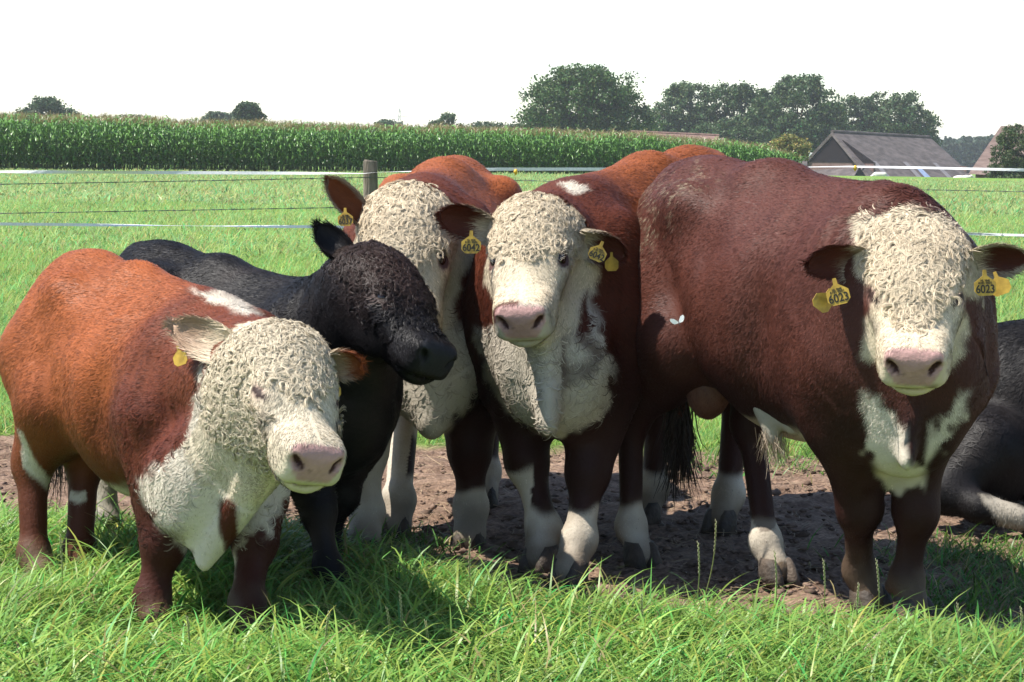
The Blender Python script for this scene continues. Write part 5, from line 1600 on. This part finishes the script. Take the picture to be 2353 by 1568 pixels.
def make_farm():
    M_ROOF = noise_mat('old_tiles', (.050, .040, .037), (.105, .086, .080), scale=.9, rough=.85, bump=.6, bscale=6, dist=.1, c3=(.14, .11, .10), stretch=(1, 1, 2.5))
    M_BOARD = noise_mat('dark_boards', (.010, .008, .008), (.018, .015, .015), scale=3, rough=1, bump=.5, stretch=(6, 6, .3), spec=0)
    M_BRICK = noise_mat('brick', (.11, .065, .055), (.16, .10, .085), scale=3, rough=.9, bump=.4, bscale=14)
    M_TARP = noise_mat('blue_tarp', (.16, .21, .32), (.22, .27, .38), scale=2, rough=.6, bump=.2)
    M_THATCH = noise_mat('thatch', (.10, .068, .058), (.15, .105, .09), scale=1.2, rough=.95, bump=.5, stretch=(1, 1, 4))
    M_REDROOF = noise_mat('red_tiles', (.13, .075, .06), (.20, .125, .10), scale=2, rough=.9, bump=.5)
    D = 235.0
    # main barn
    apex = V(1912, 303, D); gl = V(1848, 372, D + 3); gr = V(2003, 374, D - 6)
    back = V(2137, 316, D + 16)
    ev_f = V(2015, 428, D - 9); ev_b = V(2262, 428, D + 8)
    ev_lf = gl + (gl - apex) * .75; ev_lb = ev_lf + (back - apex)
    root = empty('barn', (apex[0], apex[1], -4), label='large barn with a long grey tiled roof reaching nearly to the ground', cat='barn')
    mb = MB()
    sheet(mb, ev_f, ev_b, back, apex, .35); sheet(mb, apex, back, ev_lb, ev_lf, .35)
    mb.tube([apex, back], .22, n=8)
    rf = mb.build('roof', M_ROOF, root)
    mb = MB(); low = lambda p, z: np.array([p[0], p[1], z])
    gi = .35 * unit(back - apex)
    A, L_, R2 = apex + gi - [0, 0, .3], gl + gi, gr + gi
    mb.add([A, L_, R2, A + gi, L_ + gi, R2 + gi], [[0, 1, 2], [5, 4, 3], [0, 3, 4, 1], [1, 4, 5, 2], [2, 5, 3, 0]])
    mb.build('gable', M_BOARD, root)
    mb = MB()
    L2 = low(L_, -4); R3 = low(R2, -4)
    sheet(mb, L_ + gi * .2, R2 + gi * .2, R3 + gi * .2, L2 + gi * .2, -.3)
    Bk = back - apex
    sheet(mb, L_ + Bk * .97, R2 + Bk * .97, R3 + Bk * .97, L2 + Bk * .97, .3); sheet(mb, L_, L_ + Bk * .97, L2 + Bk * .97, L2, .3)
    mb.build('wall', M_BRICK, root)
    # low lean-to roof along the gable with its dark doorway
    l0 = V(1842, 392, D - 4); l1 = V(1985, 385, D - 11); l2 = V(1945, 425, D - 15); l3 = V(1840, 428, D - 8)
    mb = MB(); sheet(mb, l3, l2, l1, l0, .2); mb.build('lean_to_roof', M_ROOF, root)
    mb = MB(); a = V(1975, 384, D - 14); b = V(1953, 425, D - 14); c = V(2003, 425, D - 13.5)
    t = np.array([0, .3, 0]); mb.add([a, b, c, a + t, b + t, c + t], [[0, 1, 2], [5, 4, 3], [0, 3, 4, 1], [1, 4, 5, 2], [2, 5, 3, 0]])
    mb.build('doorway', noise_mat('dark_opening', (.012, .011, .012), (.02, .018, .02), scale=3), root)
    nrm_r = unit(np.cross(ev_b - ev_f, apex - ev_f)); nrm_r = nrm_r * (1 if nrm_r[1] < 0 else -1)
    def onroof(u, v): return ev_f + (ev_b - ev_f) * u + (apex + (back - apex) * u - ev_f - (ev_b - ev_f) * u) * v + nrm_r * .06
    mb = MB(); sheet(mb, onroof(.50, .05), onroof(.56, .05), onroof(.555, .33), onroof(.51, .33), .04)
    mb.build('tarp_strip', M_TARP, rf)
    mp = noise_mat('pale_tiles', (.13, .12, .125), (.17, .155, .16), scale=2, rough=.8)
    for u in (.14, .43, .72):
        mb = MB(); sheet(mb, onroof(u, .08), onroof(u + .045, .08), onroof(u + .04, .45), onroof(u + .005, .45), .04); mb.build('patched_tiles', mp, rf)
    # thatched roof at the right edge
    root = empty('farmhouse', tuple(V(2330, 420, 185) * [1, 1, 0] + [0, 0, -3]), label='farmhouse under a steep brown thatched roof at the right edge', cat='house')
    D2 = 185
    p = [V(2225, 400, D2 - 4), V(2420, 410, D2 - 14), V(2500, 400, D2 + 6), V(2300, 395, D2 + 10)]
    r0 = V(2300, 290, D2); r1 = V(2400, 288, D2 - 2)
    mb = MB(); mb.add([p[0], p[1], p[2], p[3], r0, r1], [[0, 1, 5, 4], [1, 2, 5], [2, 3, 4, 5], [3, 0, 4], [3, 2, 1, 0]])
    mb.build('roof', M_THATCH, root)
    mb = MB(); q = [np.array([a[0], a[1], a[2]]) + (np.mean(p, 0) - a) * .12 for a in p]
    q2 = [np.array([a[0], a[1], -3.5]) for a in q]
    mb.add(q + q2, [[0, 1, 5, 4], [1, 2, 6, 5], [2, 3, 7, 6], [3, 0, 4, 7]]); mb.build('wall', M_BRICK, root)
    # long low red roof behind the maize
    D3 = 200
    a = V(1450, 303, D3); b = V(1652, 312, D3 + 2)
    root = empty('shed', (a[0] + 4, a[1], -2), label='long low building with a red tiled roof just showing over the maize', cat='building')
    f0 = V(1435, 328, D3 - 4); f1 = V(1658, 336, D3 - 2)
    mb = MB(); sheet(mb, f0, f1, b, a, .25); sheet(mb, a, b, b + (b - f1) * [1, 1, -1], a + (a - f0) * [1, 1, -1], .25); mb.tube([a, b], .16, n=6)
    mb.build('roof', M_REDROOF, root)
    mb = MB(); g0 = f0 + [.4, .6, -.1]; g1 = f1 + [-.4, .6, -.1]; k = np.array([0, 7., 0])
    q = [g0, g1, g1 + k, g0 + k]; mb.add(q + [np.array([s[0], s[1], -2.5]) for s in q], [[0, 1, 5, 4], [1, 2, 6, 5], [2, 3, 7, 6], [3, 0, 4, 7], [3, 2, 1, 0]])
    mb.build('wall', M_BRICK, root)
    # small dark roof left of the barn
    D4 = 225
    a = V(1790, 350, D4); b = V(1852, 352, D4 + 1)
    root = empty('outhouse', (a[0] + 1, a[1], -3.5), label='small dark roofed outhouse between the bush and the barn', cat='building')
    f0 = V(1782, 385, D4 - 4); f1 = V(1856, 388, D4 - 3)
    mb = MB(); sheet(mb, f0, f1, b, a, .2); sheet(mb, a, b, b + (b - f1) * [1, 1, -1], a + (a - f0) * [1, 1, -1], .2)
    mb.build('roof', M_ROOF, root)
    mb = MB(); g0 = f0 + [.3, .5, -.1]; g1 = f1 + [-.3, .5, -.1]; k = np.array([0, 6.5, 0])
    q = [g0, g1, g1 + k, g0 + k]; mb.add(q + [np.array([s[0], s[1], -4.]) for s in q], [[0, 1, 5, 4], [1, 2, 6, 5], [2, 3, 7, 6], [3, 0, 4, 7], [3, 2, 1, 0]])
    mb.build('wall', M_BRICK, root)
    # pylon
    D5 = 700
    g = V(918, 300, D5); tpp = V(918, 249, D5)
    root = None
    mb = MB(); zb = -4.0; zt = tpp[2]; x0, y0 = g[0], g[1]
    def leg(sx, sy, z): k = 1 - (z - zb) / (zt - zb); return np.array([x0 + sx * (.15 + 1.5 * k), y0 + sy * (.15 + 1.5 * k), z])
    zs = np.linspace(zb, zt, 9)
    for sx in (-1, 1):
        for sy in (-1, 1): mb.tube([leg(sx, sy, z) for z in zs], .07, n=4)
    for i in range(8):
        for s in (-1, 1): mb.tube([leg(-1, s, zs[i]), leg(1, s, zs[i + 1])], .05, n=4); mb.tube([leg(1, s, zs[i]), leg(-1, s, zs[i + 1])], .05, n=4)
    for z, w in ((zt - 1.0, 2.2), (zt - 2.8, 2.8)): mb.tube([[x0 - w, y0, z], [x0 + w, y0, z]], .08, n=4)
    o = mb.build('pylon', noise_mat('galvanised', (.30, .31, .33), (.38, .39, .41), scale=1, rough=.6), loc=(x0, y0, zb))
    tag(o, 'faint grey lattice pylon far behind the maize', 'pylon')

# ------------------------------------------------------------------ fence
def make_fence():
    M_POST = noise_mat('post_wood', (.085, .070, .055), (.20, .17, .13), scale=7, rough=.9, bump=.8, bscale=30, dist=.01, stretch=(4, 4, .5), c3=(.13, .13, .08))
    M_TAPE = noise_mat('white_tape', (.60, .60, .58), (.72, .71, .68), scale=60, rough=.6, bump=.2)
    M_WIRE = noise_mat('wire', (.09, .095, .09), (.17, .17, .16), scale=30, rough=.5, bump=0, metal=.3)
    M_INS = noise_mat('insulator', (.55, .33, .03), (.62, .38, .04), scale=20, rough=.4, bump=0)
    D = 14.0
    def post(px, top, d, lab):
        t = V(px, top, d)
        root = empty('fence_post', (t[0], t[1], 0), label=lab, cat='fence post', group='fence posts')
        mb = MB(); zs = np.linspace(-.05, t[2], 9)
        mb.tube([[t[0] + .004 * math.sin(z * 7), t[1], z] for z in zs] + [[t[0], t[1], t[2] + .006]], [.055, .054, .053, .053, .052, .052, .052, .051, .050, .040], n=18)
        mb.build('post', M_POST, root, smooth=False)
        return t
    p0 = post(851, 371, D, 'round weathered wooden fence post behind the woolly headed red bull')
    Dl, Dr = 13.2, 17.0
    runs = [  # (points (px,py), kind, label)
        ([(-150, 394), (0, 395), (400, 397), (836, 399), (868, 396), (1150, 389), (1420, 389), (1700, 386), (1950, 383), (2130, 386), (2353, 391), (2600, 394)], 'tape', 'upper white electric fence tape, level with the foot of the maize'),
        ([(-150, 428), (0, 424), (400, 417), (851, 408), (1200, 415), (1500, 425), (2000, 434), (2353, 441), (2600, 444)], 'barb', 'upper barbed wire just below the upper white tape'),
        ([(-150, 494), (0, 491), (400, 484), (851, 476), (1300, 500), (1800, 520), (2225, 536), (2353, 544), (2600, 549)], 'barb', 'lower barbed wire just above the lower white tape'),
        ([(-150, 513), (0, 515), (400, 519), (790, 522), (851, 523), (1300, 528), (1800, 533), (2240, 538), (2353, 541), (2600, 544)], 'tape', 'lower white electric fence tape behind the heads of the bulls')]
    for pts, kind, lab in runs:
        rng = R_(len(lab))
        P = []
        for (a, b), (c, d) in zip(pts[:-1], pts[1:]):
            m = max(2, int((c - a) / 22))
            for i in range(m): P.append((a + (c - a) * i / m, b + (d - b) * i / m))
        P.append(pts[-1])
        W3 = [V(px, py, np.interp(px, [0, 851, 2353], [Dl, D - .07, Dr - 2.2])) for px, py in P]
        root = empty('fence_tape' if kind == 'tape' else 'barbed_wire', tuple(W3[0] * [1, 1, 0]), label=lab, cat='fence tape' if kind == 'tape' else 'barbed wire')
        mb = MB()
        if kind == 'tape':
            n = len(W3); vs = []; fs = []
            for i, p in enumerate(W3):
                tw = .5 + .9 * math.sin(i * .13 + len(lab)) + .4 * math.sin(i * .31)
                h = .011 if lab[0] == 'u' else .0095
                o = np.array([0, math.sin(tw) * h, math.cos(tw) * h * .8 + .002]); q = np.array([0, .0008, 0])
                vs += [p - o - q, p + o - q, p + o + q, p - o + q]
            for i in range(n - 1):
                for k in range(4): fs.append([i * 4 + k, i * 4 + (k + 1) % 4, i * 4 + 4 + (k + 1) % 4, i * 4 + 4 + k])
            mb.add(vs, fs); mb.build('tape', M_TAPE, root, smooth=False)
        else:
            n = len(W3)
            for ph in (0, math.pi):
                mb.tube([p + np.array([0, math.cos(i * 1.7 + ph), math.sin(i * 1.7 + ph)]) * .0022 for i, p in enumerate(W3)], .0016, n=4)
            mb.build('wire', M_WIRE, root)
            mbb = MB()
            for s in (-1, 1):
                e_ = np.array([s * .004, math.cos(s), math.sin(s)]) * .014
                mbb.tube([-e_ + [s * .006, 0, 0], e_ + [s * .006, 0, 0]], .0016, n=4)
            mbb.tube([[-.008, 0, 0], [.008, 0, 0]], .004, n=5)
            L = 0; first = None
            for i in range(1, n):
                L += np.linalg.norm(W3[i] - W3[i - 1])
                if L > .13:
                    L = 0
                    if first is None:
                        first = mbb.build('barb', M_WIRE); o = first
                    else:
                        o = first.copy(); scene.collection.objects.link(o)
                    o.parent = root; o.location = W3[i] - np.array(root.location); o.rotation_euler = (rng.rand() * 6.28, 0, 0)
    for k, (px, py) in enumerate(((1185, 393), (1965, 384))):
        p = V(px, py, np.interp(px, [0, 851, 2353], [Dl, D - .07, Dr - 2.2]))
        mb = MB(); mb.tube([p + [0, 0, .012], p + [0, 0, -.004], p + [0, 0, -.022]], [.007, .016, .010], n=8); mb.tube([p + [0, 0, -.02], p + [0, 0, -.032]], .006, n=6)
        o = mb.build('insulator', M_INS, loc=tuple(p), smooth=True)
        tag(o, ['yellow insulator on the upper tape between the two red bulls', 'yellow insulator on the upper tape in front of the barn'][k], 'insulator', 'yellow tape insulators')

# ------------------------------------------------------------------ far white cows, butterfly
def make_small():
    M_WCOW = noise_mat('white_cow', (.55, .50, .42), (.68, .64, .56), scale=2, rough=.8, bump=.2)
    def cow(px, py, d, flip, lying, lab, S=1.0):
        g = V(px, py, d); z0 = g[2]; c = np.array([g[0], g[1], z0])
        A = lambda p, r, k=.1: ell(c + S * np.array([p[0] * flip, p[1], p[2]]), np.array(r) * S, k=k)
        Cn = lambda a, b, ra, rb, k=.06: cone(c + S * np.array([a[0] * flip, a[1], a[2]]), c + S * np.array([b[0] * flip, b[1], b[2]]), ra * S, rb * S, k)
        if lying:
            pr = [A((0, 0, .35), (.75, .38, .36)), A((.6, 0, .42), (.35, .3, .34)), Cn((.8, 0, .5), (1.15, 0, .62), .2, .13), Cn((1.12, 0, .68), (1.4, -.05, .45), .13, .08), Cn((-.5, -.35, .15), (0, -.5, .06), .13, .06), Cn((.6, -.3, .15), (.9, -.45, .06), .1, .05)]
        else:
            pr = [A((-.45, 0, 1.0), (.35, .28, .32)), A((0, 0, .95), (.6, .32, .38)), A((.5, 0, .95), (.35, .27, .38)), Cn((.7, 0, 1.0), (1.05, 0, .72), .22, .14), Cn((1.05, 0, .78), (1.25, 0, .32), .14, .09)]
            for x in (-.6, .55):
                for y in (-.17, .17): pr += [Cn((x, y, .7), (x + .02, y, .35), .12, .06), Cn((x + .02, y, .35), (x, y, .03), .05, .055)]
        vs, fs = mesh_field(pr, .035); vs = adj_smooth(vs, fs, 1)
        root = empty('cow', tuple(c), label=lab, cat='cow')
        child('body', vs, fs, M_WCOW, root)
        mb = MB()
        hx = (1.12, .68) if lying else (1.05, .85)
        for s in (-1, 1):
            p = c + S * np.array([hx[0] * flip, .12 * s, hx[1]]); e = p + S * np.array([-.05 * flip, .20 * s, .02])
            mb = MB(); mb.tube([p, (p + e) / 2, e], [.02 * S, .06 * S, .015 * S], n=6); mb.build('ear', M_WCOW, root, smooth=True)
        
    cow(2022, 421, 150, -1, False, 'white cow far off in the grass beside the barn doorway', .62)
    cow(2205, 420, 168, 1, True, 'white cow lying in the grass before the right end of the barn', .85)
    # butterfly
    M_W = noise_mat('butterfly_wing', (.78, .78, .74), (.85, .85, .8), scale=40, rough=.7, bump=.1)
    M_B = noise_mat('butterfly_body', (.05, .045, .04), (.09, .08, .07), scale=80, rough=.8)
    p = V(1560, 742, 6.3)
    root = empty('butterfly', tuple(p), label='small white butterfly flying against the dark flank of the big brown bull', cat='butterfly')
    ax = unit([.25, -.5, -.5])
    mb = MB(); mb.tube([p - ax * .012, p - ax * .004, p + ax * .012], [.0008, .0022, .0012], n=6); mb.build('thorax', M_B, root, smooth=True)
    for s, tipv in ((-1, np.array([-.027, 0, .008])), (1, np.array([.014, .006, .022]))):
        out = []; bs = p.copy()
        tp_ = p + tipv; w = unit(np.cross(tipv, [0, 1, 0])) * s
        prof = [(0, 0), (.3, .16), (.7, .26), (1.0, .16), (1.06, .02), (.95, -.16), (.7, -.30), (.4, -.34), (.15, -.18)]
        for a, b in prof: out.append(p + tipv * a + w * b * .026)
        n = len(out); th = np.array([0, .0004, 0])
        fs = [list(range(n)), [n + i for i in range(n)][::-1]] + [[i, (i + 1) % n, n + (i + 1) % n, n + i] for i in range(n)]
        mb = MB(); mb.add([q - th for q in out] + [q + th for q in out], fs); mb.build('wing', M_W, root)
make_ground()
make_grass()
make_maize()
make_farm()
make_trees()
make_fence()
for fn in (bull_right, bull_left, bull_black, bull_rear, bull_middle, bull_lying): fn()
make_small()
make_haze()
